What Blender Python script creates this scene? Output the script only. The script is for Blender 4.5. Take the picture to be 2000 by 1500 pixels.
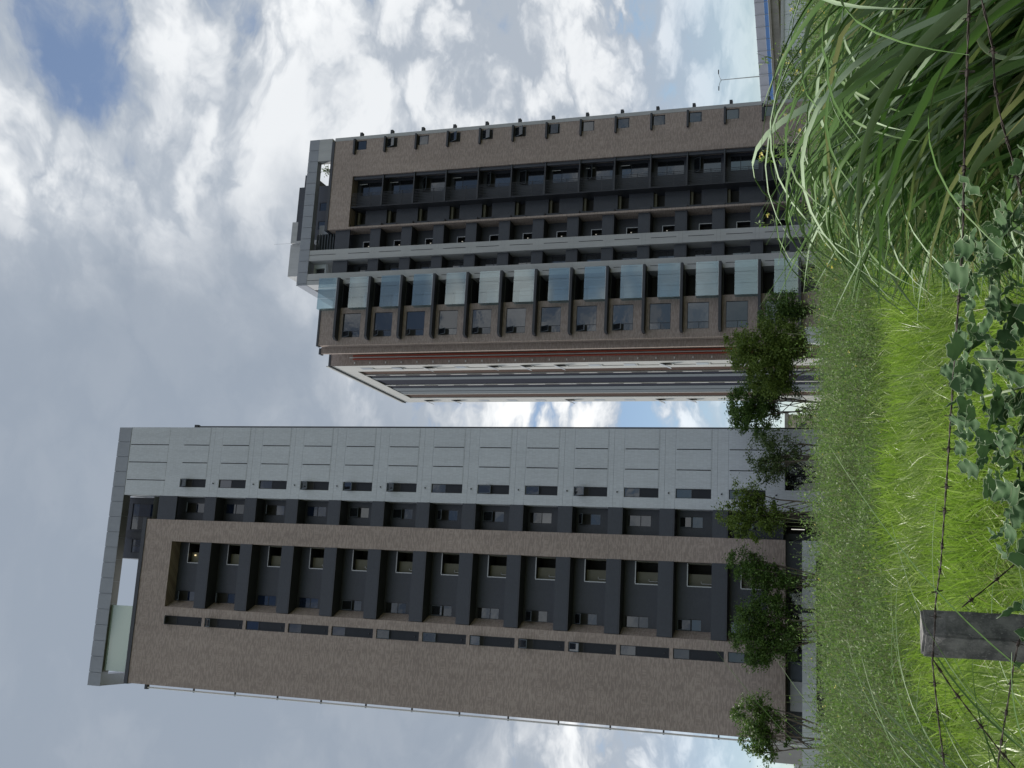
import bpy, bmesh, math, random
import numpy as np
from mathutils import Vector, Matrix
R_ = math.radians
rnd = random.Random(7)
RNG = np.random.default_rng(11)
for o in list(bpy.data.objects): bpy.data.objects.remove(o)
scn = bpy.context.scene
COL = scn.collection

# ------------------------------------------------------------------ camera
# A portrait photograph stored lying on its side: the camera is rolled a quarter turn.
cam = bpy.data.cameras.new('camera'); cam_o = bpy.data.objects.new('camera', cam); COL.objects.link(cam_o)
cam.sensor_fit = 'HORIZONTAL'; cam.sensor_width = 36.0; cam.lens = 2082.8/2000*36.0
cam.clip_start = 0.05; cam.clip_end = 6000
YAW, PITCH, ROLL = R_(12.006), R_(17.525), R_(-0.578)
CAM = Vector((0, 0, 1.6))
fw = Vector((math.sin(YAW)*math.cos(PITCH), math.cos(YAW)*math.cos(PITCH), math.sin(PITCH)))
rt = Vector((math.cos(YAW), -math.sin(YAW), 0)); up = rt.cross(fw)
rt, up = math.cos(ROLL)*rt+math.sin(ROLL)*up, -math.sin(ROLL)*rt+math.cos(ROLL)*up
mx = Matrix((( -up.x, rt.x, -fw.x, CAM.x), (-up.y, rt.y, -fw.y, CAM.y), (-up.z, rt.z, -fw.z, CAM.z), (0, 0, 0, 1)))
cam_o.matrix_world = mx
scn.camera = cam_o

# ------------------------------------------------------------------ render / exposure
scn.render.engine = 'CYCLES'
scn.view_settings.view_transform = 'Standard'; scn.view_settings.look = 'None'
scn.view_settings.exposure = 0.42; scn.view_settings.gamma = 1.0
scn.view_settings.use_curve_mapping = False
scn.cycles.max_bounces = 8; scn.cycles.transparent_max_bounces = 12

# ------------------------------------------------------------------ node helper
class NT:
    def __init__(s, tree): s.t = tree; s.n = tree.nodes; s.l = tree.links
    def node(s, kind, **kw):
        nd = s.n.new(kind)
        for k, v in kw.items(): setattr(nd, k, v)
        return nd
    def put(s, sock, v):
        if isinstance(v, bpy.types.NodeSocket): s.l.new(v, sock)
        elif v is not None: sock.default_value = v
    def math(s, op, a, b=None, c=None, clamp=False):
        nd = s.node('ShaderNodeMath', operation=op, use_clamp=clamp); s.put(nd.inputs[0], a)
        if b is not None: s.put(nd.inputs[1], b)
        if c is not None: s.put(nd.inputs[2], c)
        return nd.outputs[0]
    def vmath(s, op, a, b=None, scale=None):
        nd = s.node('ShaderNodeVectorMath', operation=op); s.put(nd.inputs[0], a)
        if b is not None: s.put(nd.inputs[1], b)
        if scale is not None: s.put(nd.inputs['Scale'], scale)
        return nd.outputs['Value'] if op in ('DOT_PRODUCT', 'LENGTH') else nd.outputs[0]
    def noise(s, vec, scale, detail=4, rough=.5, dist=0., out='Fac'):
        nd = s.node('ShaderNodeTexNoise'); s.put(nd.inputs['Vector'], vec)
        nd.inputs['Scale'].default_value = scale; nd.inputs['Detail'].default_value = detail
        nd.inputs['Roughness'].default_value = rough; nd.inputs['Distortion'].default_value = dist
        return nd.outputs[out]
    def ramp(s, fac, a, b, lo=0., hi=1., smooth=True):
        nd = s.node('ShaderNodeMapRange'); nd.interpolation_type = 'SMOOTHSTEP' if smooth else 'LINEAR'
        s.put(nd.inputs['Value'], fac); s.put(nd.inputs[1], a); s.put(nd.inputs[2], b); s.put(nd.inputs[3], lo); s.put(nd.inputs[4], hi)
        return nd.outputs[0]
    def mix(s, fac, a, b, mode='MIX'):
        nd = s.node('ShaderNodeMix', data_type='RGBA', blend_type=mode); s.put(nd.inputs[0], fac)
        s.put(nd.inputs[6], a if not isinstance(a, tuple) else (*a[:3], 1)); s.put(nd.inputs[7], b if not isinstance(b, tuple) else (*b[:3], 1))
        return nd.outputs[2]
    def xyz(s, x, y, z):
        nd = s.node('ShaderNodeCombineXYZ'); s.put(nd.inputs[0], x); s.put(nd.inputs[1], y); s.put(nd.inputs[2], z); return nd.outputs[0]
    def sep(s, v):
        nd = s.node('ShaderNodeSeparateXYZ'); s.put(nd.inputs[0], v); return nd.outputs

# ------------------------------------------------------------------ sky and sun
SUN_EL, SUN_AZ = R_(60), R_(-36)          # veiled sun, high, to the left and behind the towers
w = bpy.data.worlds.new('World'); scn.world = w; w.use_nodes = True
w.cycles.sampling_method = 'MANUAL'; w.cycles.sample_map_resolution = 256
T = NT(w.node_tree); T.n.clear()
sky = T.node('ShaderNodeTexSky', sky_type='NISHITA'); sky.sun_disc = False
sky.sun_elevation = SUN_EL; sky.sun_rotation = SUN_AZ; sky.air_density = 1.0; sky.dust_density = 0.15; sky.ozone_density = 2.0
tc = T.node('ShaderNodeTexCoord'); dr = T.vmath('NORMALIZE', tc.outputs['Generated'])
dx, dy, dz = T.sep(dr)
SKX, SKY = 5.63, -8.10
zz = T.math('ADD', T.math('MAXIMUM', dz, 0.0), 0.42)
pl = T.xyz(T.math('DIVIDE', dx, zz), T.math('DIVIDE', dy, zz), T.math('MULTIPLY', dz, .8))
pb = T.vmath('ADD', pl, (SKX, SKY, 0.0))
warp = T.noise(pb, 2.2, 5, .55, out='Color')
pw = T.vmath('ADD', pb, T.vmath('SCALE', T.vmath('SUBTRACT', warp, (.5, .5, .5)), scale=.22))
big = T.noise(pw, 1.5, 4, .5)
mid = T.noise(pw, 4.2, 12, .60, .1)
fine = T.noise(pw, 13.0, 8, .58, .15)
def puffs(scale):
    nd = T.node('ShaderNodeTexVoronoi', feature='F1'); T.put(nd.inputs['Vector'], T.vmath('ADD', pw, T.vmath('SCALE', T.vmath('SUBTRACT', T.noise(pw, 9.0, 5, .6, out='Color'), (.5, .5, .5)), scale=.16)))
    nd.inputs['Scale'].default_value = scale; nd.inputs['Detail'].default_value = 2.0; nd.inputs['Roughness'].default_value = .45
    return T.ramp(nd.outputs['Distance'], .25, 1.15, 1.0, 0.0, smooth=False)
puff = puffs(9.5)
dens = T.math('ADD', T.math('MULTIPLY', big, .40), T.math('ADD', T.math('MULTIPLY', mid, .36), T.math('ADD', T.math('MULTIPLY', fine, .12), T.math('MULTIPLY', puff, .14))))
# one heavy grey cloud bank stands high over the left tower
bank_d = T.vmath('DOT_PRODUCT', dr, Vector((-0.09, 0.78, 0.58)).normalized())
bank = T.ramp(T.math('ADD', bank_d, T.math('ADD', T.math('MULTIPLY', T.math('SUBTRACT', mid, .5), .14), T.math('MULTIPLY', T.math('SUBTRACT', big, .5), .10))), .905, .975)
dens = T.math('ADD', dens, T.math('MULTIPLY', bank, .16))
cover = T.ramp(dens, .40, .485, .16, 1.0)
low = T.ramp(dz, .04, .22)                             # the cloud deck breaks up towards the horizon
cover = T.math('MULTIPLY', cover, T.math('ADD', .22, T.math('MULTIPLY', low, .78)))
lit = T.math('ADD', T.math('MULTIPLY', fine, .28), T.math('ADD', T.math('MULTIPLY', mid, .46), T.math('MULTIPLY', puff, .26)))
shade = T.ramp(lit, .375, .575)
grey = T.ramp(big, .60, .42)
shade = T.math('MULTIPLY', shade, T.math('ADD', .68, T.math('MULTIPLY', grey, .32)))
shade = T.math('MULTIPLY', shade, T.math('SUBTRACT', 1.0, T.math('MULTIPLY', bank, .72)))
ccol = T.mix(shade, (3.3, 3.7, 4.25), (7.9, 8.0, 8.05))
ccol = T.mix(T.math('MULTIPLY', bank, .75), ccol, (2.15, 2.55, 3.15))
skyc = T.vmath('SCALE', sky.outputs[0], scale=.8)
wc = T.mix(cover, skyc, ccol)
bg = T.node('ShaderNodeBackground'); T.put(bg.inputs[0], wc); bg.inputs[1].default_value = 0.1
wo = T.node('ShaderNodeOutputWorld'); T.l.new(bg.outputs[0], wo.inputs[0])

sun = bpy.data.lights.new('sun', 'SUN'); sun.energy = 4.2; sun.angle = R_(9); sun.color = (1.0, .95, .87)
sun_o = bpy.data.objects.new('sun', sun); COL.objects.link(sun_o)
sd = Vector((math.sin(SUN_AZ)*math.cos(SUN_EL), math.cos(SUN_AZ)*math.cos(SUN_EL), math.sin(SUN_EL)))
sun_o.rotation_euler = sd.to_track_quat('Z', 'Y').to_euler(); sun_o.location = (0, 0, 80)

# ------------------------------------------------------------------ materials
MATS = {}
def base_mat(name):
    m = bpy.data.materials.new(name); m.use_nodes = True; t = NT(m.node_tree); t.n.clear()
    out = t.node('ShaderNodeOutputMaterial'); p = t.node('ShaderNodeBsdfPrincipled'); t.l.new(p.outputs[0], out.inputs[0])
    MATS[name] = m
    return m, t, p, out
def wallvec(t):
    g = t.node('ShaderNodeNewGeometry'); x, y, z = t.sep(g.outputs['Position'])
    return t.xyz(t.math('ADD', x, y), z, 0.0), g.outputs['Position']
def plain(name, col, rough=.6, var=.12, scale=1.5, spec=.4, metal=0., bump=0., streak=0.):
    m, t, p, out = base_mat(name)
    v, pos = wallvec(t)
    n = t.noise(pos, scale, 6, .6)
    n2 = t.noise(pos, scale*9, 3, .6)
    f = t.math('ADD', t.math('MULTIPLY', n, .7), t.math('MULTIPLY', n2, .3))
    k = t.ramp(f, .3, .7, 1-var, 1+var, smooth=False)
    if streak:
        sv = t.vmath('MULTIPLY', v, (2.2, .12, 1.0)); k = t.math('MULTIPLY', k, t.ramp(t.noise(sv, 1.0, 5, .65), .35, .62, 1.0-streak, 1.0))
    t.put(p.inputs['Base Color'], t.vmath('SCALE', (*col,), scale=k))
    p.inputs['Roughness'].default_value = rough; p.inputs['Metallic'].default_value = metal
    p.inputs['Specular IOR Level'].default_value = spec
    if bump:
        b = t.node('ShaderNodeBump'); b.inputs['Strength'].default_value = bump; t.put(b.inputs['Height'], n2); b.inputs['Distance'].default_value = .02
        t.l.new(b.outputs[0], p.inputs['Normal'])
    return m
def brick(name, c1, c2, mortar):
    m, t, p, out = base_mat(name)
    v, pos = wallvec(t)
    b = t.node('ShaderNodeTexBrick'); t.put(b.inputs['Vector'], v)
    b.inputs['Scale'].default_value = 1.0; b.inputs['Brick Width'].default_value = .30; b.inputs['Row Height'].default_value = .075
    b.inputs['Mortar Size'].default_value = .005; b.inputs['Bias'].default_value = 0.0
    b.inputs['Color1'].default_value = (0, 0, 0, 1); b.inputs['Color2'].default_value = (1, 1, 1, 1); b.inputs['Mortar'].default_value = (.5, .5, .5, 1)
    sv = t.vmath('MULTIPLY', v, (1.0, 4.6, 1.0))
    patch = t.noise(sv, 2.3, 3, .6, .4)
    f = t.math('ADD', t.math('MULTIPLY', patch, 1.1), t.math('MULTIPLY', t.math('SUBTRACT', b.outputs['Color'], .5), .13))
    f = t.ramp(f, .48, .60)
    col = t.mix(f, c1, c2)
    col = t.mix(b.outputs['Fac'], col, mortar)
    zz_ = t.sep(pos)[2]; fl = t.math('FRACT', t.math('DIVIDE', t.math('ADD', zz_, 1.13), 3.3))      # a soldier course at every floor
    band = t.math('LESS_THAN', t.math('ABSOLUTE', t.math('SUBTRACT', fl, .5)), .035)
    sold = t.ramp(t.noise(t.vmath('MULTIPLY', v, (9.0, .6, 1.0)), 1.0, 2, .5), .42, .58)
    col = t.mix(t.math('MULTIPLY', band, .6), col, t.mix(sold, c1, c2))
    macro = t.ramp(t.noise(pos, .16, 4, .55), .3, .7, .93, 1.07, smooth=False)
    st = t.ramp(t.noise(t.vmath('MULTIPLY', v, (1.6, .07, 1.0)), 1.0, 5, .6), .35, .6, .93, 1.0)
    t.put(p.inputs['Base Color'], t.vmath('SCALE', col, scale=t.math('MULTIPLY', macro, st)))
    p.inputs['Roughness'].default_value = .62; p.inputs['Specular IOR Level'].default_value = .35
    bp = t.node('ShaderNodeBump'); bp.inputs['Strength'].default_value = .35; bp.inputs['Distance'].default_value = .01
    t.put(bp.inputs['Height'], t.math('SUBTRACT', 1.0, b.outputs['Fac'])); t.l.new(bp.outputs[0], p.inputs['Normal'])
    return m
def tile(name, col, grout, w_, h_, rough=.35, off=0.0, var=.07):
    m, t, p, out = base_mat(name)
    v, pos = wallvec(t)
    b = t.node('ShaderNodeTexBrick'); t.put(b.inputs['Vector'], v); b.offset = off
    b.inputs['Scale'].default_value = 1.0; b.inputs['Brick Width'].default_value = w_; b.inputs['Row Height'].default_value = h_
    b.inputs['Mortar Size'].default_value = .006
    c = [tuple(x*(1-var) for x in col), tuple(x*(1+var) for x in col)]
    b.inputs['Color1'].default_value = (*c[0], 1); b.inputs['Color2'].default_value = (*c[1], 1); b.inputs['Mortar'].default_value = (*grout, 1)
    macro = t.ramp(t.noise(pos, .22, 5, .6), .3, .7, .93, 1.05, smooth=False)
    st = t.ramp(t.noise(t.vmath('MULTIPLY', v, (2.6, .09, 1.0)), 1.0, 5, .65), .36, .6, .96, 1.0)
    t.put(p.inputs['Base Color'], t.vmath('SCALE', b.outputs['Color'], scale=t.math('MULTIPLY', macro, st)))
    p.inputs['Roughness'].default_value = rough; p.inputs['Specular IOR Level'].default_value = .4
    return m
def glass_dark(name, tint, refl, rough=.03):
    # window glass seen from outside: a dark room behind, a sheen of sky in front
    m, t, p, out = base_mat(name)
    g = t.node('ShaderNodeNewGeometry'); oi = t.node('ShaderNodeObjectInfo')
    v = t.math('ADD', .75, t.math('MULTIPLY', oi.outputs['Random'], .5))
    t.put(p.inputs['Base Color'], t.vmath('SCALE', tint, scale=v)); p.inputs['Roughness'].default_value = .5; p.inputs['Specular IOR Level'].default_value = 0
    gl = t.node('ShaderNodeBsdfGlossy'); gl.inputs['Roughness'].default_value = rough; gl.inputs['Color'].default_value = (.92, .96, 1, 1)
    bp = t.node('ShaderNodeBump'); bp.inputs['Strength'].default_value = .05; bp.inputs['Distance'].default_value = .05
    t.put(bp.inputs['Height'], t.noise(g.outputs['Position'], 1.3, 2)); t.l.new(bp.outputs[0], gl.inputs['Normal'])
    mixs = t.node('ShaderNodeMixShader'); lw = t.node('ShaderNodeFresnel'); lw.inputs[0].default_value = 1.5
    t.put(mixs.inputs[0], t.math('ADD', t.math('MULTIPLY', lw.outputs[0], .9), t.math('MULTIPLY', refl, v), clamp=True))
    t.l.new(p.outputs[0], mixs.inputs[1]); t.l.new(gl.outputs[0], mixs.inputs[2]); t.l.new(mixs.outputs[0], out.inputs[0])
    return m
def glass_clear(name, tint, film, opac, refl):
    m, t, p, out = base_mat(name)
    t.put(p.inputs['Base Color'], (*film, 1)); p.inputs['Roughness'].default_value = .4
    tr = t.node('ShaderNodeBsdfTransparent'); tr.inputs[0].default_value = (*tint, 1)
    gl = t.node('ShaderNodeBsdfGlossy'); gl.inputs['Roughness'].default_value = .04; gl.inputs['Color'].default_value = (.88, .92, .92, 1)
    a = t.node('ShaderNodeMixShader'); a.inputs[0].default_value = opac; t.l.new(tr.outputs[0], a.inputs[1]); t.l.new(p.outputs[0], a.inputs[2])
    b = t.node('ShaderNodeMixShader'); b.inputs[0].default_value = refl; t.l.new(a.outputs[0], b.inputs[1]); t.l.new(gl.outputs[0], b.inputs[2])
    t.l.new(b.outputs[0], out.inputs[0])
    return m
def leafmat(name, cols, trans=.35, rough=.5, spec=.35, patch=.0):
    m, t, p, out = base_mat(name)
    g = t.node('ShaderNodeNewGeometry'); r = g.outputs['Random Per Island']
    cr = t.node('ShaderNodeValToRGB'); e = cr.color_ramp.elements
    while len(e) < len(cols): e.new(.5)
    for i, c in enumerate(cols): e[i].position = i/(len(cols)-1); e[i].color = (*c, 1)
    f = r
    if patch:
        n = t.noise(g.outputs['Position'], patch, 4, .55); f = t.math('ADD', t.math('MULTIPLY', r, .72), t.ramp(n, .32, .68, 0, .28, smooth=False), clamp=True)
    t.put(cr.inputs[0], f)
    t.put(p.inputs['Base Color'], cr.outputs[0]); p.inputs['Roughness'].default_value = rough; p.inputs['Specular IOR Level'].default_value = spec
    tr = t.node('ShaderNodeBsdfTranslucent'); t.put(tr.inputs[0], t.mix(.35, cr.outputs[0], (.20, .40, .04), 'MIX') if trans > .3 else cr.outputs[0])
    a = t.node('ShaderNodeMixShader'); a.inputs[0].default_value = trans; t.l.new(p.outputs[0], a.inputs[1]); t.l.new(tr.outputs[0], a.inputs[2]); t.l.new(a.outputs[0], out.inputs[0])
    return m
def emit(name, col, s):
    m, t, p, out = base_mat(name); t.put(p.inputs['Base Color'], (*col, 1)); t.put(p.inputs['Emission Color'], (*col, 1)); p.inputs['Emission Strength'].default_value = s
    return m

brick('brown_tile', (.372, .308, .276), (.268, .217, .197), (.288, .240, .219))
tile('white_tile', (.50, .53, .575), (.43, .455, .495), .055, .22, .45)
tile('pale_tile', (.43, .43, .425), (.39, .39, .385), .055, .22, .5)
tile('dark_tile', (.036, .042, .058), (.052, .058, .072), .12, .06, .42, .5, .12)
plain('panel_grey', (.265, .285, .33), .45, .06, .6, .4, streak=.06)
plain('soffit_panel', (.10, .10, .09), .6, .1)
plain('pier_grey', (.40, .41, .425), .5, .06, .5, .35, streak=.08)
plain('frame_dark', (.030, .033, .042), .4, .1)
plain('slab_dark', (.038, .042, .054), .5, .15, 1.2)
plain('cap_dark', (.040, .044, .055), .4, .1)
plain('stone_white', (.60, .64, .675), .55, .07, 2.0, .35, streak=.12)
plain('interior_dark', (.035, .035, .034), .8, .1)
plain('interior_beige', (.20, .195, .155), .8, .08)
plain('concrete_far', (.27, .26, .25), .8, .15, .4, streak=.2)
plain('barrier_blue', (.10, .22, .52), .4, .06)
plain('barrier_lilac', (.42, .43, .52), .45, .05)
plain('pipe_red', (.30, .055, .03), .4, .1)
plain('pipe_light', (.62, .63, .64), .4, .05)
plain('metal_grey', (.35, .36, .37), .35, .05, metal=.6)
plain('stripe_grey', (.115, .135, .16), .85, .06, spec=.12)
plain('band_brown', (.065, .042, .036), .9, .1, spec=.1)
plain('stripe_navy', (.014, .017, .032), .9, .1, spec=.08)
plain('roof_far', (.45, .40, .33), .7, .1)
plain('wall_far', (.62, .68, .72), .6, .06)
glass_dark('window_glass', (.014, .016, .020), .055)
glass_dark('window_blue', (.010, .018, .045), .03)
plain('window_panel', (.022, .025, .034), .55, .12, spec=.25)
glass_clear('balcony_glass', (.66, .77, .79), (.32, .42, .45), .15, .15)
glass_clear('frit_glass', (.60, .70, .64), (.34, .43, .38), .66, .12)
plain('soil', (.05, .055, .025), .95, .3, 2.0)
emit('lamp_warm', (1.0, .80, .45), .8)
emit('lamp_dim', (1.0, .95, .85), .22)
emit('lamp_white', (1.0, .97, .9), .55)

# ------------------------------------------------------------------ object helpers
WORLD = {}
def tag(o, label=None, cat=None, group=None, kind=None):
    if label: o['label'] = label
    if cat: o['category'] = cat
    if group: o['group'] = group
    if kind: o['kind'] = kind
    return o
def empty(name, loc):
    o = bpy.data.objects.new(name, None); COL.objects.link(o); o.location = loc; o.empty_display_size = .3
    WORLD[o.name] = Vector(loc); return o
def link(name, mesh, parent=None, loc=(0, 0, 0)):
    o = bpy.data.objects.new(name, mesh); COL.objects.link(o); wl = Vector(loc)
    if parent is not None:
        o.parent = parent; o.location = wl-WORLD[parent.name]
    else: o.location = wl
    WORLD[o.name] = wl
    return o
class MB:
    def __init__(s): s.v = []; s.f = []; s.m = []
    def quad(s, a, b, c, d, m=0):
        i = len(s.v); s.v += [tuple(a), tuple(b), tuple(c), tuple(d)]; s.f.append((i, i+1, i+2, i+3)); s.m.append(m)
        return s
    def box(s, x0, x1, y0, y1, z0, z1, m=0):
        i = len(s.v)
        s.v += [(x0, y0, z0), (x1, y0, z0), (x1, y1, z0), (x0, y1, z0), (x0, y0, z1), (x1, y0, z1), (x1, y1, z1), (x0, y1, z1)]
        for f in ((0, 3, 2, 1), (4, 5, 6, 7), (0, 1, 5, 4), (1, 2, 6, 5), (2, 3, 7, 6), (3, 0, 4, 7)): s.f.append(tuple(i+k for k in f)); s.m.append(m)
        return s
    def prism(s, poly, z0, z1, m=0):           # poly: (x, y) counter-clockwise seen from above
        n = len(poly); i = len(s.v)
        s.v += [(x, y, z0) for x, y in poly]+[(x, y, z1) for x, y in poly]
        s.f.append(tuple(i+k for k in range(n))[::-1]); s.m.append(m); s.f.append(tuple(i+n+k for k in range(n))); s.m.append(m)
        for k in range(n): s.f.append((i+k, i+(k+1) % n, i+n+(k+1) % n, i+n+k)); s.m.append(m)
        return s
    def tube(s, pts, rad, seg=6, m=0, cap=True):
        pts = [Vector(p) for p in pts]; n = len(pts); i0 = len(s.v)
        rads = rad if isinstance(rad, (list, tuple)) else [rad]*n
        ref = Vector((0, 0, 1)); d0 = (pts[-1]-pts[0]).normalized()
        if abs(d0.z) > .8: ref = Vector((1, 0, 0))
        for k in range(n):
            d = (pts[min(k+1, n-1)]-pts[max(k-1, 0)]).normalized(); a = d.cross(ref)
            if a.length < 1e-4: a = d.cross(Vector((0, 1, 0)))
            a.normalize(); b = d.cross(a)
            for j in range(seg):
                t = 2*math.pi*j/seg; s.v.append(tuple(pts[k]+(a*math.cos(t)+b*math.sin(t))*rads[k]))
        for k in range(n-1):
            for j in range(seg):
                j2 = (j+1) % seg; s.f.append((i0+k*seg+j, i0+k*seg+j2, i0+(k+1)*seg+j2, i0+(k+1)*seg+j)); s.m.append(m)
        if cap:
            s.f.append(tuple(i0+j for j in range(seg))[::-1]); s.m.append(m); s.f.append(tuple(i0+(n-1)*seg+j for j in range(seg))); s.m.append(m)
        return s
    def wall(s, s0, s1, z0, z1, holes, fn, m=0):
        ss = sorted({round(q, 4) for h in holes for q in h[:2] if s0 < q < s1} | {s0, s1})
        zs = sorted({round(q, 4) for h in holes for q in h[2:4] if z0 < q < z1} | {z0, z1})
        for i in range(len(ss)-1):
            cx = (ss[i]+ss[i+1])/2
            hs = [h for h in holes if h[0] < cx < h[1]]
            run = None
            for j in range(len(zs)-1):
                cz = (zs[j]+zs[j+1])/2
                free = not any(h[2] < cz < h[3] for h in hs)
                if free and run is None: run = zs[j]
                if (not free or j == len(zs)-2) and run is not None:
                    e = zs[j] if not free else zs[j+1]
                    s.quad(fn(ss[i], run, 0), fn(ss[i+1], run, 0), fn(ss[i+1], e, 0), fn(ss[i], e, 0), m); run = None
        for h in holes:
            a, b, c, d, dp, back = h[:6]
            s.quad(fn(a, c, 0), fn(a, d, 0), fn(a, d, dp), fn(a, c, dp), m); s.quad(fn(b, c, 0), fn(b, c, dp), fn(b, d, dp), fn(b, d, 0), m)
            s.quad(fn(a, c, 0), fn(a, c, dp), fn(b, c, dp), fn(b, c, 0), m); s.quad(fn(a, d, 0), fn(b, d, 0), fn(b, d, dp), fn(a, d, dp), m)
            if back: s.quad(fn(a, c, dp), fn(b, c, dp), fn(b, d, dp), fn(a, d, dp), m if len(h) < 7 else h[6])
        return s
    def mesh(s, name, mats, smooth=False, origin=(0, 0, 0)):
        me = bpy.data.meshes.new(name); ox, oy, oz = origin
        me.from_pydata([(x-ox, y-oy, z-oz) for x, y, z in s.v], [], s.f)
        for q in ([mats] if isinstance(mats, str) else mats): me.materials.append(MATS[q])
        me.polygons.foreach_set('material_index', s.m)
        if smooth: me.polygons.foreach_set('use_smooth', [True]*len(s.f))
        me.update(); return me
    def build(s, name, mats, parent=None, smooth=False, origin=None):
        if origin is None:
            a = np.array(s.v); origin = (float(a[:, 0].mean()), float(a[:, 1].mean()), float(a[:, 2].min()))
        return link(name, s.mesh(name, mats, smooth, origin), parent, origin)
BOXC = {}
def pbox(name, parent, x0, x1, y0, y1, z0, z1, mat):
    key = (round(x1-x0, 3), round(y1-y0, 3), round(z1-z0, 3), mat)
    if key not in BOXC:
        a, b, c = (q/2 for q in key[:3]); BOXC[key] = MB().box(-a, a, -b, b, -c, c).mesh(name, mat)
    return link(name, BOXC[key], parent, ((x0+x1)/2, (y0+y1)/2, (z0+z1)/2))
def fY(Y): return lambda s_, z, d: (s_, Y+d, z)
def fX(X): return lambda s_, z, d: (X+d, -s_, z)

FRC = {}
def window(parent, x0, x1, y, z0, z1, split=None, open_deg=0, glass='window_glass', low='window_glass', fr=.045, mull=None, mullz=None):
    """aluminium window standing at depth y: frame part, pane sub-parts; the upper sash may hang open."""
    key = (round(x1-x0, 3), round(z1-z0, 3), split and round(split-z0, 3), mull and round(mull-x0, 3), mullz and round(mullz-z0, 3))
    cx, cz = (x0+x1)/2, (z0+z1)/2
    if key not in FRC:
        b = MB(); X0, X1, Z0, Z1 = x0-cx, x1-cx, z0-cz, z1-cz; D = .06
        b.box(X0, X0+fr, 0, D, Z0, Z1); b.box(X1-fr, X1, 0, D, Z0, Z1); b.box(X0+fr, X1-fr, 0, D, Z0, Z0+fr); b.box(X0+fr, X1-fr, 0, D, Z1-fr, Z1)
        if split: b.box(X0+fr, X1-fr, .003, D-.003, split-cz-fr/2, split-cz+fr/2)
        if mull:
            b.box(mull-cx-fr/2, mull-cx+fr/2, .004, D-.004, Z0+fr, Z1-fr)
            if mullz: b.box(X0+fr, mull-cx-fr/2, .003, D-.003, mullz-cz-fr/2, mullz-cz+fr/2)
        FRC[key] = b.mesh('window', 'frame_dark')
    wn = link('window', FRC[key], parent, (cx, y, cz))
    a, b_ = x0+fr, x1-fr; c, d = z0+fr, z1-fr
    def sash(a, b, c, d, deg, g):
        k2 = ('sash', round(b-a, 3), round(d-c, 3), g)
        if k2 not in FRC:
            q = MB(); h = d-c; W = b-a; f = .035
            q.box(0, f, 0, .04, -h, 0); q.box(W-f, W, 0, .04, -h, 0); q.box(f, W-f, 0, .04, -h, -h+f); q.box(f, W-f, 0, .04, -f, 0)
            q.box(f, W-f, .012, .024, -h+f, -f, 1)
            FRC[k2] = q.mesh('sash', ['stripe_grey', g])
        o = link('sash', FRC[k2], wn, (a, y-.035, d)); o.rotation_euler = (-R_(deg), 0, 0)
        # the dark room shows behind an open sash
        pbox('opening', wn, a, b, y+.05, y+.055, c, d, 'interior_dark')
    if split:
        sp0, sp1 = split-fr/2, split+fr/2
        pbox('pane', wn, a, b_, y+.025, y+.035, c, sp0, low)
        if open_deg: sash(a, b_, sp1, d, open_deg, glass)
        else: pbox('pane', wn, a, b_, y+.025, y+.035, sp1, d, glass)
    elif mull:
        pbox('pane', wn, mull+fr/2, b_, y+.025, y+.035, c, d, glass)
        if mullz:
            pbox('pane', wn, a, mull-fr/2, y+.025, y+.035, c, mullz-fr/2, low)
            if open_deg: sash(a, mull-fr/2, mullz+fr/2, d, open_deg, glass)
            else: pbox('pane', wn, a, mull-fr/2, y+.025, y+.035, mullz+fr/2, d, glass)
        else: pbox('pane', wn, a, mull-fr/2, y+.025, y+.035, c, d, low)
    else: pbox('pane', wn, a, b_, y+.025, y+.035, c, d, glass)
    return wn

# ------------------------------------------------------------------ ground
def gz(x, y):
    """meadow: level at the fence, rising gently to the building plots"""
    d = np.clip((np.asarray(y, float)-3.0)/27.0, 0, 1); s_ = d*d*(3-2*d)*.45+d*.55
    b = .07*np.sin(np.asarray(x)*.55+1.1)*np.cos(np.asarray(y)*.41)
    return .05+1.15*s_+b*np.clip((np.asarray(y)-2)/6, 0, 1)
def make_ground():
    xs = np.unique(np.concatenate([np.linspace(-40, 60, 101), np.linspace(-3000, -40, 16), np.linspace(60, 3000, 16)]))
    ys = np.unique(np.concatenate([np.linspace(-10, 60, 71), np.linspace(-3000, -10, 12), np.linspace(60, 4000, 24)]))
    X, Y = np.meshgrid(xs, ys); Z = gz(X, Y)
    nx, ny = len(xs), len(ys); v = np.stack([X.ravel(), Y.ravel(), Z.ravel()], 1)
    i, j = np.meshgrid(np.arange(nx-1), np.arange(ny-1)); a = (j*nx+i).ravel(); f = np.stack([a, a+1, a+nx+1, a+nx], 1)
    me = bpy.data.meshes.new('ground'); me.from_pydata(v.tolist(), [], f.tolist()); me.materials.append(MATS['soil'])
    me.polygons.foreach_set('use_smooth', [True]*len(f)); me.update()
    o = link('ground', me); o['kind'] = 'structure'
make_ground()

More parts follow.
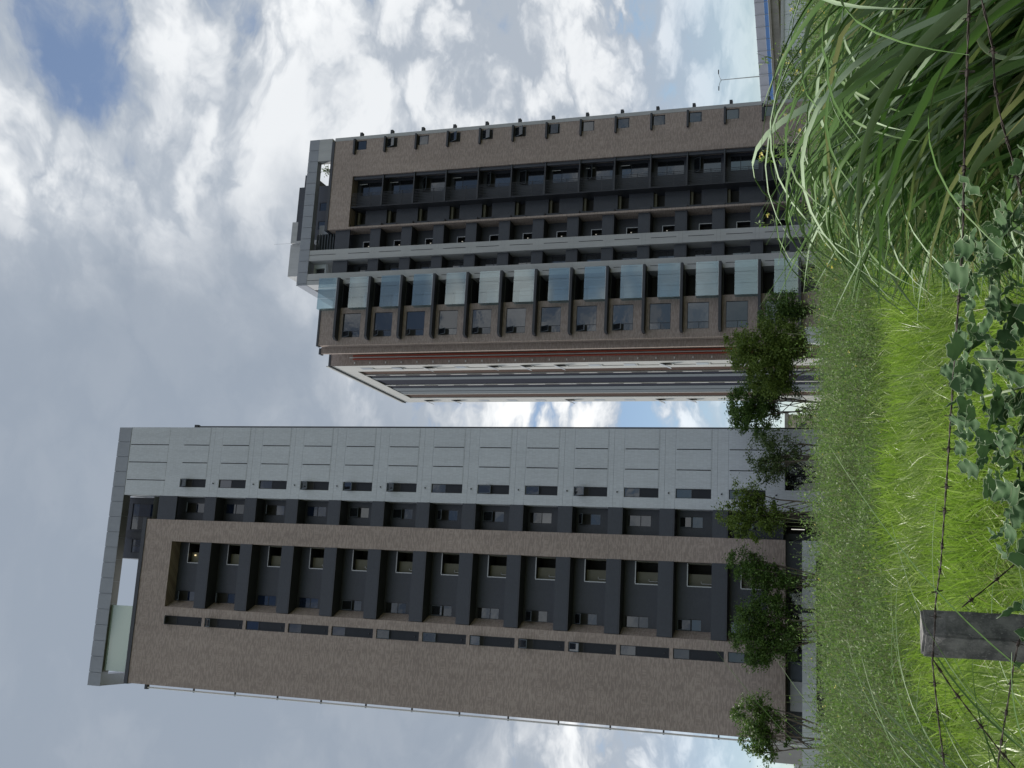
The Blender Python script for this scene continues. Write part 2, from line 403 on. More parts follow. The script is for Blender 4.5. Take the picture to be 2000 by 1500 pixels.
# ================================================================== LEFT TOWER
YA = 67.0
A0 = 8.77; H = 3.3
def make_tower_a():
    A = empty('apartment_tower', (2.0, YA, 1.2))
    tag(A, 'nearer left apartment tower, brown tiled slab beside a white tiled strip with slot windows', 'building')
    za = [A0+H*k for k in range(-1, 13)]                 # 5.47 ... 48.37
    # --- white strip wall
    h = []
    for k in range(13):
        z = za[k]; zt = z+1.06; ze = z+3.30-.02
        if k == 12: ze = z+3.3-.06
        h.append((6.81, 7.42, zt, ze, .14, False))
        for gx in (8.60, 9.91): h.append((gx-.032, gx+.032, zt+.04, ze-.02, .06, True, 1))
        if k: h.append((6.14+.001, 11.22-.001, z+.69, z+.70, .02, True, 1)); h.append((6.14+.001, 11.22-.001, z+.02, z+.03, .02, True, 1))
        h.append((7.43, 11.22-.001, z+1.04, z+1.05, .02, True, 1))
    for gx in (7.28, 8.60, 9.91): h.append((gx-.032, gx+.032, 49.6, 52.93, .06, True, 1))
    h.append((7.44, 9.58, 1.2, 5.39, 1.1, False))
    MB().wall(6.14, 11.22, 1.2, 53.0, h, fY(YA)).box(6.14, 6.142, YA, YA+1.6, 1.2, 53.0).build('wall', ['white_tile', 'frame_dark'], A, origin=(8.7, YA, 1.2))
    opn = {12: 35, 9: 38, 8: 30, 7: 42, 5: 12, 4: 6, 3: 38}
    for k in range(13):
        z = za[k]; zt = z+1.06; ze = z+3.28 if k < 12 else z+3.24
        window(A, 6.81, 7.42, YA+.09, zt, ze, ze-1.0, opn.get(k, 0), 'window_blue' if k in (11, 10) else 'window_glass', 'window_panel')
        v = MB().tube([(7.12, YA-.10, z+.40), (7.12, YA, z+.44)], .045, 8); v.build('vent', 'frame_dark', A)
    for k in range(14):                                  # tiled panels between the grooves, a little proud of the wall
        z0, z1 = (za[k]+1.10, za[k]+3.26) if k < 13 else (49.62, 52.92)
        if k == 12: z1 = za[k]+3.22
        for xa, xb in ((7.46, 8.566), (8.634, 9.876), (9.944, 11.19)): pbox('wall_panel', A, xa, xb, YA-.012, YA-.0005, z0, z1, 'white_tile')
    pbox('wall_panel', A, 6.17, 7.246, YA-.012, YA-.0005, 49.62, 52.92, 'white_tile')
    # ground floor opening of the white strip: glazed shopfront set back
    window(A, 7.44, 9.58, YA+1.0, 1.3, 5.36, mull=8.5, glass='window_glass')
    # --- brown wall
    hb = [(-1.75, 2.88, 6.38, 48.4, 1.1, False)]
    for k in range(13):
        z = za[k]; hb.append((-2.98, -2.36, z+.15 if k else z+.95, z+3.22, .12, False))
    MB().wall(-7.2, 4.43, 5.36, 50.72, hb, fY(YA)).box(-7.2, 4.43, YA+.001, YA+1.2, 5.34, 5.36).quad((-7.2, YA+14, 1.2), (-7.2, YA, 1.2+4.14), (-7.2, YA, 50.72), (-7.2, YA+14, 50.72)).quad((4.43, YA, 5.36), (4.43, YA+1.2, 5.36), (4.43, YA+1.2, 50.72), (4.43, YA, 50.72)).build('wall', 'brown_tile', A, origin=(-1.4, YA, 5.36))
    MB().box(-7.26, 4.50, YA-.06, YA+.5, 50.72, 51.02).build('parapet_cap', 'cap_dark', A)
    opn = {12: 60, 11: 40, 5: 30, 4: 42, 3: 36, 7: 5, 6: 4}
    for k in range(13):
        z = za[k]; z0 = z+.15 if k else z+.95
        window(A, -2.98, -2.36, YA+.07, z0, z+3.22, z+2.24, opn.get(k, 0), 'window_blue' if k in (10, 9, 8) else 'window_glass', 'window_panel')
        pbox('vent', A, -2.74, -2.66, YA+.02, YA+.07, z0+.28, z0+.36, 'frame_dark')
    # --- balconies in the brown frame and in the dark recess
    YB = YA+1.1
    hd = []; hr = []
    for k in range(13):
        z = za[k]
        hd.append((1.44, 2.86, z+1.0, z+2.58, 2.4, False)); hd.append((-1.30, -.57, z+1.66, z+3.2, .1, False))
        hr.append((5.04, 5.79, z+1.66, z+3.2, .1, False))
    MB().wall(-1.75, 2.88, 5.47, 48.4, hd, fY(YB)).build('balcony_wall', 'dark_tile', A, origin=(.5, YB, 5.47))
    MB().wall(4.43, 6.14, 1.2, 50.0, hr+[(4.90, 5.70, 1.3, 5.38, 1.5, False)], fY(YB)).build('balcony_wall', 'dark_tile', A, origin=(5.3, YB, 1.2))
    # splayed brown return on the left of every balcony
    MB().quad((-1.75, YA+.13, 6.4), (-1.30, YB-.005, 6.4), (-1.30, YB-.005, 48.38), (-1.75, YA+.13, 48.38)).build('return_wall', 'brown_tile', A)
    opl = {12: 50, 11: 62, 8: 10, 6: 8, 5: 0, 4: 48, 3: 52, 1: 6}
    opr = {12: 44, 10: 46, 8: 12, 7: 40, 6: 10, 5: 34, 3: 55, 2: 5}
    opw = {12: 58, 10: 60, 8: 16, 7: 14, 6: 50, 5: 18, 3: 60, 1: 8}
    lampk = (12,)
    for k in range(13):
        z = za[k]
        blue = 'window_blue' if k in (9, 10, 11, 12) else 'window_glass'
        window(A, -1.30, -.57, YB+.05, z+1.66, z+3.2, z+2.30, opl.get(k, 0), blue, blue)
        window(A, 5.04, 5.79, YB+.05, z+1.66, z+3.2, z+2.36, opw.get(k, 0), blue, blue)
        # stair landing seen through the opening
        st = MB(); st.box(1.44, 2.16, YB+.45, YB+.5, z+.4, z+2.62); st.box(2.16, 2.20, YB+.45, YB+1.6, z+.4, z+2.62); st.box(2.82, 2.86, YB+.1, YB+1.6, z+.4, z+2.62)
        st.box(1.44, 2.86, YB+.1, YB+1.6, z+2.62, z+2.7); st.box(1.44, 2.86, YB+.1, YB+1.6, z+.3, z+.4)
        st.build('landing', 'interior_beige', A)
        MB().box(2.2, 2.82, YB+1.5, YB+1.55, z+.4, z+2.6).build('landing_door', 'interior_dark', A)
        fr_ = MB(); fr_.box(1.40, 1.46, YB-.03, YB+.02, z+1.0, z+2.6); fr_.box(1.46, 2.86, YB-.03, YB+.02, z+2.56, z+2.62)
        fr_.build('opening_frame', 'metal_grey', A)
        MB().tube([(1.62, YB+.38, z+1.0), (1.62, YB+.38, z+1.72), (1.66, YB+.38, z+1.78), (1.76, YB+.38, z+1.78)], .025, 6).build('pipe', 'pipe_light', A)
        if k in lampk:
            o = pbox('lamp', A, 1.95, 2.04, YB+.36, YB+.44, z+2.20, z+2.30, 'lamp_warm')
        if k:
            for (xa, xb) in ((-1.72, 2.88), (4.43, 6.14)):
                pbox('balcony_slab', A, xa, xb, YA-.05, YB, z, z+.12, 'slab_dark')
                MB().box(xa+.002, xb-.002, YA-.012, YA+.12, z+.12, z+.96).build('parapet', 'dark_tile', A)
        elif True:
            pbox('balcony_slab', A, 4.43, 6.14, YA-.05, YB, z, z+.12, 'slab_dark')
    MB().box(4.43, 6.14, YA-.01, YA+.2, 48.37, 49.9).build('parapet', 'dark_tile', A)
    # --- side, back and roof of the block (plain, out of sight)
    s_ = MB(); s_.quad((11.22, YA, 1.2), (11.22, YA+20, 1.2), (11.22, YA+20, 53.0), (11.22, YA, 53.0)); s_.quad((11.22, YA+20, 1.2), (-7.2, YA+20, 1.2), (-7.2, YA+20, 50.7), (11.22, YA+20, 50.7))
    s_.quad((-7.2, YA+20, 1.2), (-7.2, YA+14, 1.2), (-7.2, YA+14, 50.7), (-7.2, YA+20, 50.7)); s_.quad((-7.2, YA+.5, 50.7), (11.22, YA+.5, 50.7), (11.22, YA+20, 50.7), (-7.2, YA+20, 50.7))
    s_.build('side_wall', 'white_tile', A, origin=(2, YA+10, 1.2))
    # --- roof frame: cornice of grey panels on a beam, with a return along the left edge
    fb = MB(); fb.box(-7.58, 11.20, YA+.02, YA+.74, 53.02, 54.04); fb.box(-7.58, -6.78, YA+.74, YA+9, 53.02, 54.04); fb.box(6.2, 11.2, YA+.74, YA+9, 53.02, 54.0)
    fb.build('roof_frame', 'panel_grey', A)
    x = 11.22
    step = 1.118
    while x > -7.6:
        x0 = max(x-step, -7.62); pbox('cornice_panel', A, x0+.022, x-.022, YA-.03, YA+.018, 53.0, 54.07, 'panel_grey'); x -= step
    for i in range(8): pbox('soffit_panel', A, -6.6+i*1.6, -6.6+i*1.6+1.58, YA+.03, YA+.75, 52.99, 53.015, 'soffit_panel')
    # --- things between the parapet and the roof frame
    ph = MB(); ph.wall(1.58, 6.14, 50.7, 55.2, [(2.0, 3.0, 51.9, 53.3, .1, False), (3.7, 5.7, 51.6, 53.6, .1, False)], fY(YA+2.0)); ph.box(1.56, 1.58, YA+2, YA+7, 50.7, 55.2)
    ph.build('penthouse', 'dark_tile', A)
    window(A, 2.0, 3.0, YA+2.05, 51.9, 53.3, mull=2.5, glass='window_blue', low='window_blue')
    window(A, 3.7, 5.7, YA+2.05, 51.6, 53.6, mull=4.7, glass='window_blue', low='window_glass')
    MB().box(3.1, 3.5, YA+1.7, YA+1.9, 50.9, 53.9).build('roof_post', 'slab_dark', A)
    pbox('roof_glass_panel', A, -6.50, -1.87, YA+.20, YA+.24, 51.02, 53.0, 'frit_glass')
    # --- drain pipes down both edges
    d = MB(); d.tube([(-7.43, YA+.4, 49.3), (-7.43, YA+.4, 1.2)], .055, 8); d.build('drain_pipe', 'pipe_light', A)
    for k in range(13):
        z = za[k]+.4; MB().box(-7.5, -7.2, YA+.36, YA+.46, z, z+.09).build('pipe_bracket', 'frame_dark', A)
    MB().box(-7.55, -7.2, YA+.3, YA+.6, 49.3, 49.5).build('pipe_bracket', 'frame_dark', A)
    MB().tube([(11.29, YA+.1, 47.6), (11.29, YA+.1, 1.2)], .05, 8).box(11.22, 11.42, YA, YA+.3, 47.3, 47.6).build('drain_pipe', 'frame_dark', A)
    # --- lobby below the brown block: set back, dark glazing
    lb = MB(); lb.wall(-7.2, 4.43, 1.2, 5.36, [(-2.2, .15, 1.3, 5.2, .2, False), (.6, 2.2, 1.3, 5.2, .2, False)], fY(YA+1.2)); lb.build('lobby_wall', 'dark_tile', A)
    window(A, -2.2, .15, YA+1.3, 1.3, 5.2, mull=-1.0); window(A, .6, 2.2, YA+1.3, 1.3, 5.2, mull=1.4)
    MB().box(-5.55, -3.85, YA+.6, YA+.8, 1.2, 5.08).build('lobby_screen', 'pier_grey', A)
    MB().box(-3.83, -2.7, YA+.7, YA+.8, 1.2, 5.08).build('lobby_screen', 'stripe_grey', A)
    MB().box(2.3, 4.4, YA+.3, YA+.5, 1.2, 5.34).build('lobby_screen', 'dark_tile', A)
    MB().box(.18, .46, YA-.2, YA+.1, 1.2, 4.6).build('lobby_post', 'frame_dark', A)
    pbox('lamp', A, 5.22, 5.26, YA+2.0, YA+2.04, 4.3, 5.1, 'lamp_white')
    MB().box(4.9, 5.7, YA+2.6, YA+2.65, 1.2, 5.4).build('landing', 'interior_dark', A)
make_tower_a()

# ================================================================== RIGHT TOWER
YF = 89.5
B0 = 5.25
def make_tower_b():
    B = empty('apartment_tower', (33.0, YF, 1.2))
    tag(B, 'farther right apartment tower with stacked glass balconies, red pipes and a pale side wall', 'building')
    zb = [B0+H*k for k in range(14)]                    # 5.25 ... 48.15
    YR = YF+1.7
    # --- brown frame on the right
    h = [(34.92, 40.2, 5.3, 48.18, 1.25, False)]
    for k in range(13): h.append((42.95, 43.92, zb[k]+2.1, zb[k]+3.24, .1, False))
    b = MB().wall(34.74, 44.05, 3.2, 50.45, h, fY(YF)); b.quad((34.74, YR, 3.2), (34.74, YF, 3.2), (34.74, YF, 50.45), (34.74, YR, 50.45))
    b.build('wall', 'brown_tile', B, origin=(39, YF, 3.2))
    cp = MB().prism([(34.66, YF-.06), (44.05, YF-.06), (44.05, YF+.4), (35.1, YF+.4), (35.1, YR), (34.66, YR)], 50.45, 50.75); cp.build('parapet_cap', 'cap_dark', B)
    opn = {12: 0, 11: 25, 10: 0, 9: 30, 8: 25, 7: 28, 6: 10}
    for k in range(13):
        window(B, 42.95, 43.92, YF+.06, zb[k]+2.1, zb[k]+3.24, zb[k]+2.2, opn.get(k, 0), 'window_glass')
        pbox('window_hood', B, 42.48, 44.04, YF-.35, YF, zb[k]+3.24, zb[k]+3.42, 'slab_dark')
        pbox('side_fin', B, 44.4, 44.86, YF+.1, YF+.5, zb[k]+2.72, zb[k]+2.98, 'slab_dark')
    MB().box(44.05, 44.4, YF-.03, YF+18, 1.2, 50.45).box(42.06, 44.39, YF-.03, YF+.8, 50.75, 52.2).build('edge_strip', 'pier_grey', B)
    # --- balconies inside the frame
    YB = YF+1.2
    hw = []
    for k in range(13):
        z = zb[k]; hw.append((38.55, 39.95, z+.45, z+2.95, .1, False)); hw.append((35.55, 36.95, z+2.16, z+3.20, .9, True, 1))
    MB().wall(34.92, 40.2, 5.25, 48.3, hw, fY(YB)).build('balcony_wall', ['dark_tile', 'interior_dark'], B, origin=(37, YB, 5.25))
    for k in range(13):
        z = zb[k]
        window(B, 38.55, 39.95, YB+.05, z+.45, z+2.95, z+2.05, rnd.choice([0, 0, 25, 40, 45]), 'window_glass')
        pbox('opening_beam', B, 35.56, 36.94, YB+.35, YB+.75, z+2.95, z+3.18, 'interior_beige')
        pbox('balcony_slab', B, 36.95, 40.2, YF+.02, YB, z-.02, z+.10, 'slab_dark')
        pbox('sash_edge_streak', B, 39.62, 39.66, YB-.30, YB-.26, z+2.1, z+2.95, 'pipe_light') if k in (12, 11, 9, 6, 5, 4) else None  # pale upright bar added for the bright streak of a sash edge
        g = MB()
        for i in range(9): xx = 37.08+i*.16; g.box(xx-.018, xx+.018, YF+.06, YF+.10, z+.10, z+3.28)
        g.box(37.0, 38.42, YF+.04, YF+.12, z+.10, z+.16); g.box(37.0, 38.42, YF+.04, YF+.12, z+1.2, z+1.26)
        g.build('railing', 'frame_dark', B)
        pbox('balcony_post', B, 39.9, 40.18, YF+.2, YF+.4, z+.1, z+3.28, 'dark_tile')
        pbox('vent', B, 35.4, 35.5, YB-.08, YB, z+2.0, z+2.1, 'frame_dark')
    MB().box(36.93, 37.0, YF+.05, YB, 5.25, 48.16).build('fin_wall', 'frame_dark', B)
    # white chair-like frame on the top balcony
    # --- dark recess between the frame and pier
    def recess(x0, x1, wx0, wx1, opening):
        hh = []
        for k in range(13):
            z = zb[k]; hh.append((wx0, wx1, z+1.0, z+2.35 if opening else z+2.75, .8 if opening else .1, opening, 1))
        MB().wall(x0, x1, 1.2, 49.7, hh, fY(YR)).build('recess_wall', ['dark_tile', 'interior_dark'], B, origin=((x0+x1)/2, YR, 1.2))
        for k in range(13):
            z = zb[k]
            pbox('balcony_slab', B, x0, x1, YF+.3, YR, z-.02, z+.12, 'slab_dark')
            MB().box(x0+.002, x1-.002, YF+.34, YF+.46, z+.12, z+1.08).build('parapet', 'dark_tile', B)
            if opening:
                fr_ = MB(); fr_.box(wx0-.06, wx0, YR-.03, YR+.02, z+1.0, z+2.4); fr_.box(wx1, wx1+.06, YR-.03, YR+.02, z+1.0, z+2.4); fr_.box(wx0-.06, wx1+.06, YR-.035, YR+.015, z+2.35, z+2.41)
                fr_.build('opening_frame', 'metal_grey', B)
                if k in (12, 11, 10, 9, 7, 6, 5, 4, 3): pbox('lamp', B, wx1-.28, wx1-.21, YR+.5, YR+.57, z+2.02, z+2.12, 'lamp_dim')
            else: window(B, wx0, wx1, YR+.05, z+1.0, z+2.75, z+1.9, 0, 'window_glass')
        MB().box(x0, x1, YF+.34, YF+.46, 48.13, 49.7).build('parapet', 'dark_tile', B)
    recess(32.69, 35.30, 33.10, 33.85, True)
    recess(30.27, 31.65, 30.75, 31.45, False)
    # --- grey piers with a groove on every floor
    def pier(x0, x1, top, gx):
        hh = []
        for k in range(13):
            z = zb[k]; hh.append((gx-.03, gx+.03, z+.85, z+3.12, .06, True, 1)); hh.append((x0+.001, x1-.001, z+.30, z+.31, .02, True, 1)); hh.append((x0+.001, x1-.001, z+.62, z+.63, .02, True, 1))
        hh.append((gx-.03, gx+.03, 49.3, top-.05, .06, True, 1))
        p = MB().wall(x0, x1, 1.2, top, hh, fY(YF)); p.quad((x0, YR, 1.2), (x0, YF, 1.2), (x0, YF, top), (x0, YR, top)); p.quad((x1, YF, 1.2), (x1, YR, 1.2), (x1, YR, top), (x1, YF, top))
        p.build('pier', ['pier_grey', 'frame_dark'], B, origin=((x0+x1)/2, YF, 1.2))
    pier(31.61, 32.69, 52.2, 32.2); pier(29.14, 30.27, 52.2, 29.6)
    # --- brown block on the left with fins, windows and glass balconies
    YK = YF
    hh = []
    for k in range(13): hh.append((23.76, 26.13, zb[k]+1.18, zb[k]+3.05, .12, False))
    b = MB().wall(23.0, 26.7, 3.2, 50.3, hh, fY(YK)); b.quad((26.7, YK, 3.2), (26.7, YR+.3, 3.2), (26.7, YR+.3, 50.3), (26.7, YK, 50.3)); b.quad((23.0, YK+1, 3.2), (23.0, YK, 3.2), (23.0, YK, 50.3), (23.0, YK+1, 50.3))
    b.build('wall', 'brown_tile', B, origin=(24.8, YK, 3.2))
    b = MB(); b.box(22.40, 23.0, YK+.85, YK+1.15, 3.2, 50.4); b.box(21.70, 24.0, YK+3.05, YK+3.4, 3.2, 50.4); b.build('wall', 'brown_tile', B)
    MB().box(22.94, 26.66, YK-.06, YK+.5, 50.3, 50.5).box(22.34, 22.94, YK+.79, YK+1.4, 50.4, 50.6).box(21.66, 24.0, YK+3, YK+3.6, 50.4, 50.62).build('parapet_cap', 'cap_dark', B)
    YT = YF-.8
    opn = {11: 42, 10: 44, 9: 30, 8: 34, 7: 28, 6: 30, 5: 26, 4: 28, 12: 24}
    for k in range(14):
        z = zb[k]
        f = MB().prism([(23.43, YT+.25), (23.62, YT), (29.52, YT), (29.52, YF+.1), (26.7, YF+.1), (26.7, YF), (23.43, YF)], z+.07, z+.30)
        f.build('balcony_fin', 'slab_dark', B)
        bal = empty('balcony', (28.0, YT, z+.30)); bal.parent = B; bal.location = Vector((28.0, YT, z+.3))-WORLD[B.name]
        if k < 13:
            window(B, 23.76, 26.13, YK+.07, z+1.18, z+3.05, mull=24.38, mullz=z+2.05, open_deg=opn.get(k, 0))
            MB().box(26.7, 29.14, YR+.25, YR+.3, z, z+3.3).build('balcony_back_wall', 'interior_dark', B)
            window(B, 26.95, 28.75, YR+.18, z+.35, z+2.55, mull=27.85)
            MB().box(26.7, 29.14, YF+.1, YR+.3, z-.02, z+.1).build('balcony_slab', 'slab_dark', B)
        xs = [26.46, 27.48, 28.50, 29.52]
        for i in range(3): pbox('glass_pane', bal, xs[i]+.012, xs[i+1]-.012, YT+.02, YT+.035, z+.30, z+2.26, 'balcony_glass')
        pbox('glass_pane', bal, 26.46, 26.475, YT+.04, YF-.05, z+.30, z+2.26, 'balcony_glass')
        MB().box(26.44, 29.54, YT+.005, YT+.05, z+.28, z+.34).build('glass_channel', 'metal_grey', bal)
    MB().box(26.7, 29.14, YF+.2, YR, 48.2, 48.5).build('balcony_slab', 'slab_dark', B)
    # --- red riser pipes in the notch, with brackets
    for x in (22.28, 22.62): MB().tube([(x, YK+2.85, 47.9), (x, YK+2.85, 1.5)], .085, 8).build('riser_pipe', 'pipe_red', B)
    MB().tube([(22.45, YK+2.9, 48.3), (22.45, YK+2.9, 1.5)], .05, 8).build('riser_pipe', 'pipe_light', B)
    for i in range(28):
        z = 47.7-i*1.65; pbox('pipe_bracket', B, 21.86, 22.02, YK+2.93, YK+3.05, z, z+.10, 'pipe_light')
    # --- pale side wall with a banded dark zone
    XS = 21.67; Y0, Y1 = 92.6, 111.5
    hs = [(-109.0, -95.2, 1.3, 48.7, 1.0, False)]
    wins = []
    for k in range(13):
        z = zb[k]
        for (a, b_) in ((93.45, 94.25), (110.2, 111.0)):
            hs.append((-b_, -a, z+1.7, z+2.75, .12, True, 1)); wins.append((a, b_, z+1.7, z+2.75))
        hs.append((-94.25, -93.45, z+2.85, z+4.85 if k < 12 else z+4.0, .05, True)) if k < 12 else None
    MB().wall(-Y1, -Y0, 1.2, 50.6, hs, fX(XS)).build('side_wall', ['pale_tile', 'interior_dark'], B, origin=(XS, 102, 1.2))
    for i, (a, b_, c, d) in enumerate(wins):
        sw = MB().box(0, .04, -(b_-a)/2, (b_-a)/2, -(d-c), 0).mesh('sash', 'metal_grey')
        o = link('sash', sw, B, (XS-.02, (a+b_)/2, d)); o.rotation_euler = (0, R_(rnd.choice([0, 0, 3, 16, 20])), 0)
    MB().box(XS-.06, XS+.02, Y0-.06, Y1, 50.6, 50.85).box(XS, XS+16, Y0+.8, Y1, 50.6, 50.7).build('parapet_cap', 'pale_tile', B)
    MB().box(XS-.10, XS-.0, Y0, Y1, 50.32, 50.42).build('parapet_line', 'frame_dark', B)
    bands = [(95.2, 97.0, .12, 'band_brown'), (97.0, 97.25, .01, 'pale_tile'), (97.25, 98.4, .10, 'stripe_navy'), (98.4, 99.5, .04, 'stripe_grey'), (99.5, 102.0, .10, 'stripe_navy'), (102.0, 102.3, .01, 'pale_tile'),
             (102.3, 103.7, .08, 'stripe_navy'), (103.7, 105.2, .04, 'stripe_grey'), (105.2, 105.45, .07, 'stripe_navy'), (105.45, 106.8, .04, 'stripe_grey'), (106.8, 107.0, .01, 'pale_tile'), (107.0, 109.0, .10, 'band_brown')]
    for a, b_, dp, mt in bands:
        pbox('facade_band', B, XS+dp, XS+1.2, a, b_, 1.3, 48.69, mt)
    for k in range(13):
        for a in (97.02, 102.1): pbox('slot_window', B, XS-.005, XS+.02, a+.02, a+.2, zb[k]+1.2, zb[k]+2.7, 'interior_dark')
    MB().quad((44.4, YF, 1.2), (44.4, YF+20, 1.2), (44.4, YF+20, 50.4), (44.4, YF, 50.4)).quad((44.4, Y1, 1.2), (XS, Y1, 1.2), (XS, Y1, 50.5), (44.4, Y1, 50.5)).box(23.2, 44.3, YR+.35, Y1, 48.6, 50.2).build('back_wall', 'pier_grey', B)
    # --- roof frame
    fb = MB(); fb.box(29.12, 44.38, YF+.02, YF+.8, 52.2, 53.24); fb.box(29.12, 30.2, YF+.8, YF+9, 52.2, 53.24); fb.box(30.2, 34.2, YF+.8, YF+9, 53.0, 53.2); fb.build('roof_frame', 'panel_grey', B)
    x = 44.42
    while x > 29.2:
        x0 = max(x-1.165, 29.08); pbox('cornice_panel', B, x0+.025, x-.025, YF-.03, YF+.018, 52.18, 53.28, 'panel_grey'); x -= 1.165
    ph = MB(); ph.wall(34.9, 40.7, 50.2, 55.5, [(36.0, 36.9, 51.7, 53.2, .1, False), (38.0, 38.9, 51.7, 53.2, .1, False)], fY(YF+3)); ph.build('penthouse', 'dark_tile', B)
    window(B, 36.0, 36.9, YF+3.05, 51.7, 53.2); window(B, 38.0, 38.9, YF+3.05, 51.7, 53.2)
    pbox('roof_panel', B, 34.75, 35.7, YF+1.2, YF+1.3, 50.8, 52.0, 'panel_grey')
    for i in range(8): pbox('louvre_blade', B, 32.8, 34.7, YF+1.0, YF+1.2, 49.9+i*.30, 49.98+i*.30, 'stripe_grey')
    MB().box(32.7, 34.9, YF+1.6, YF+1.7, 49.6, 52.2).build('louvre_back', 'frame_dark', B)
    MB().wall(30.27, 31.61, 50.7, 52.2, [(30.7, 31.2, 51.0, 52.0, .3, True, 1)], fY(YF+1.2)).build('roof_wall', ['wall_far', 'frame_dark'], B)
    for i in range(7): pbox('louvre_blade', B, 30.3, 31.6, YF+.9, YF+1.0, 49.75+i*.15, 49.80+i*.15, 'pier_grey')
    up_ = MB(); yb = 95.0; s_ = yb/YF
    up_.box(30.1*s_, 33.4*s_, yb, yb+6, 50, 57.6); up_.build('roof_house', 'pier_grey', B)
    MB().box(33.4*s_+.005, 35.6*s_, yb-.4, yb+6, 50, 57.4).build('roof_house', 'pier_grey', B)
    MB().box(35.6*s_+.005, 39.4*s_, yb, yb+6, 50, 57.2).build('roof_house', 'dark_tile', B)
    MB().box(39.4*s_+.005, 40.8*s_, yb+.3, yb+6, 55.9, 56.8).build('roof_house', 'dark_tile', B)
    for i in range(9): pbox('louvre_blade', B, 31.0*s_+i*.24, 31.0*s_+i*.24+.12, yb-.3, yb-.02, 55.6, 56.2, 'stripe_grey')
    MB().tube([(35.6, yb, 57.4), (35.6, yb, 59.6)], .014, 5).build('antenna', 'metal_grey', B)
    # --- base
    MB().box(23.3, 44.0, YF+.9, YF+1.1, 1.2, 5.2).build('base_wall', 'frame_dark', B)
    MB().box(22.2, 23.6, YF-.2, YF+.6, 1.2, 5.06).build('base_wall', 'stone_white', B)
    MB().box(23.0, 34.7, YF-.02, YF+.2, 2.2, 3.18).build('base_wall', 'stone_white', B)
make_tower_b()

# ================================================================== LOW WALLS, ROAD, FAR THINGS
def garden_wall():
    W = empty('garden_wall', (-1.4, 66.2, 1.2)); tag(W, 'low white stone garden wall in front of the left tower lobby', 'wall')
    yw = 66.0; k = yw/67.0
    zt = 1.6+(4.37-1.6)*k; zb_ = 1.6+(3.57-1.6)*k
    x = 4.43*k; i = 0
    seams = []
    while x > -9.5:
        wd = .84 if x > 3.3 else rnd.choice([.95, 1.0, 1.05])
        x0 = x-wd
        if x0 < .44*k < x: x0 = .44*k
        seams.append((x0, x)); x = x0
        if abs(x-.44*k) < .01: x = .18*k
    for (a, b) in seams:
        pbox('wall_slab', W, a+.006, b-.006, yw, yw+.10, zb_, zt, 'stone_white')
        if a > 2.7: pbox('wall_slab', W, a+.006, b-.006, yw+.003, yw+.10, 1.0, zb_-.012, 'stone_white')
        if b < -5.5: pbox('wall_slab', W, a+.006, b-.006, yw+.003, yw+.10, 1.0, zb_-.012, 'stone_white')
    MB().box(-9.4, .18*k, yw+.1, yw+.5, zb_+.02, zt-.02).box(.44*k, 4.4*k, yw+.1, yw+.5, zb_+.02, zt-.02).build('wall_core', 'concrete_far', W)
    MB().box(-5.4, 2.7, yw+.35, yw+.5, 1.0, zb_+.01).build('wall_backing', 'frame_dark', W)
    for xx in (-4.3, -2.0): pbox('wall_pier', W, xx, xx+.25, yw+.1, yw+.34, 1.0, zb_+.01, 'concrete_far')
    MB().tube([(-.21, yw-.004, 3.95), (-.21, yw+.05, 3.95)], .06, 10).build('spout', 'frame_dark', W)
garden_wall()
def annex():
    o = empty('annex_wall', (-10, 80, 1.2)); tag(o, 'plain grey annex wall past the left edge of the left tower', 'wall')
    MB().box(-10.1, -7.4, 80, 86, 1.0, 6.97).build('wall', 'pier_grey', o)
    MB().box(-10.2, -7.4, 79.9, 86, 6.97, 7.05).build('coping', 'stone_white', o)
    o = empty('low_house', (-15, 95, 1.2)); tag(o, 'low white house far left beyond the annex wall', 'building')
    MB().box(-18.5, -12.6, 95, 103, 1.0, 5.9).build('wall', 'wall_far', o)
    MB().box(-18.8, -12.4, 94.7, 103.2, 5.9, 6.25).build('roof', 'stone_white', o)
    for x in (-17.4, -15.3): pbox('window', o, x, x+1.2, 94.96, 95.0, 3.1, 4.6, 'window_glass')
annex()
def elevated_road():
    E_ = empty('elevated_road', (84, 161, 1.2)); tag(E_, 'far elevated road with lilac noise barrier and blue stripe behind the right tower', 'bridge')
    P0 = Vector((81.9, 163.6, 0)); dv = Vector((9.1, -13.6, 0)).normalized(); nv = Vector((-dv.y, dv.x, 0))
    def seg(name, s0, s1, off0, off1, z0, z1, mat):
        b = MB(); q = [P0+dv*s+nv*o for s, o in ((s0, off0), (s1, off0), (s1, off1), (s0, off1))]
        b.prism([(p.x, p.y) for p in q], z0, z1); return b.build(name, mat, E_)
    for i in range(-14, 22):
        s = i*2.0; seg('barrier_panel', s+.02, s+1.98, 0, .12, 13.35, 14.75, 'barrier_lilac'); seg('barrier_stripe', s+.03, s+1.97, -.02, .10, 12.75, 13.33, 'barrier_blue')
        seg('barrier_post', s-.02, s+.02, -.05, .1, 12.7, 14.8, 'metal_grey')
    seg('girder', -30, 46, .05, 10, 11.2, 12.72, 'concrete_far'); seg('edge_beam', -30, 46, -.3, .04, 12.35, 12.70, 'concrete_far')
    for s in (-20, 6, 32): seg('road_pier', s, s+2, 3, 6, 0.5, 11.19, 'concrete_far')
elevated_road()
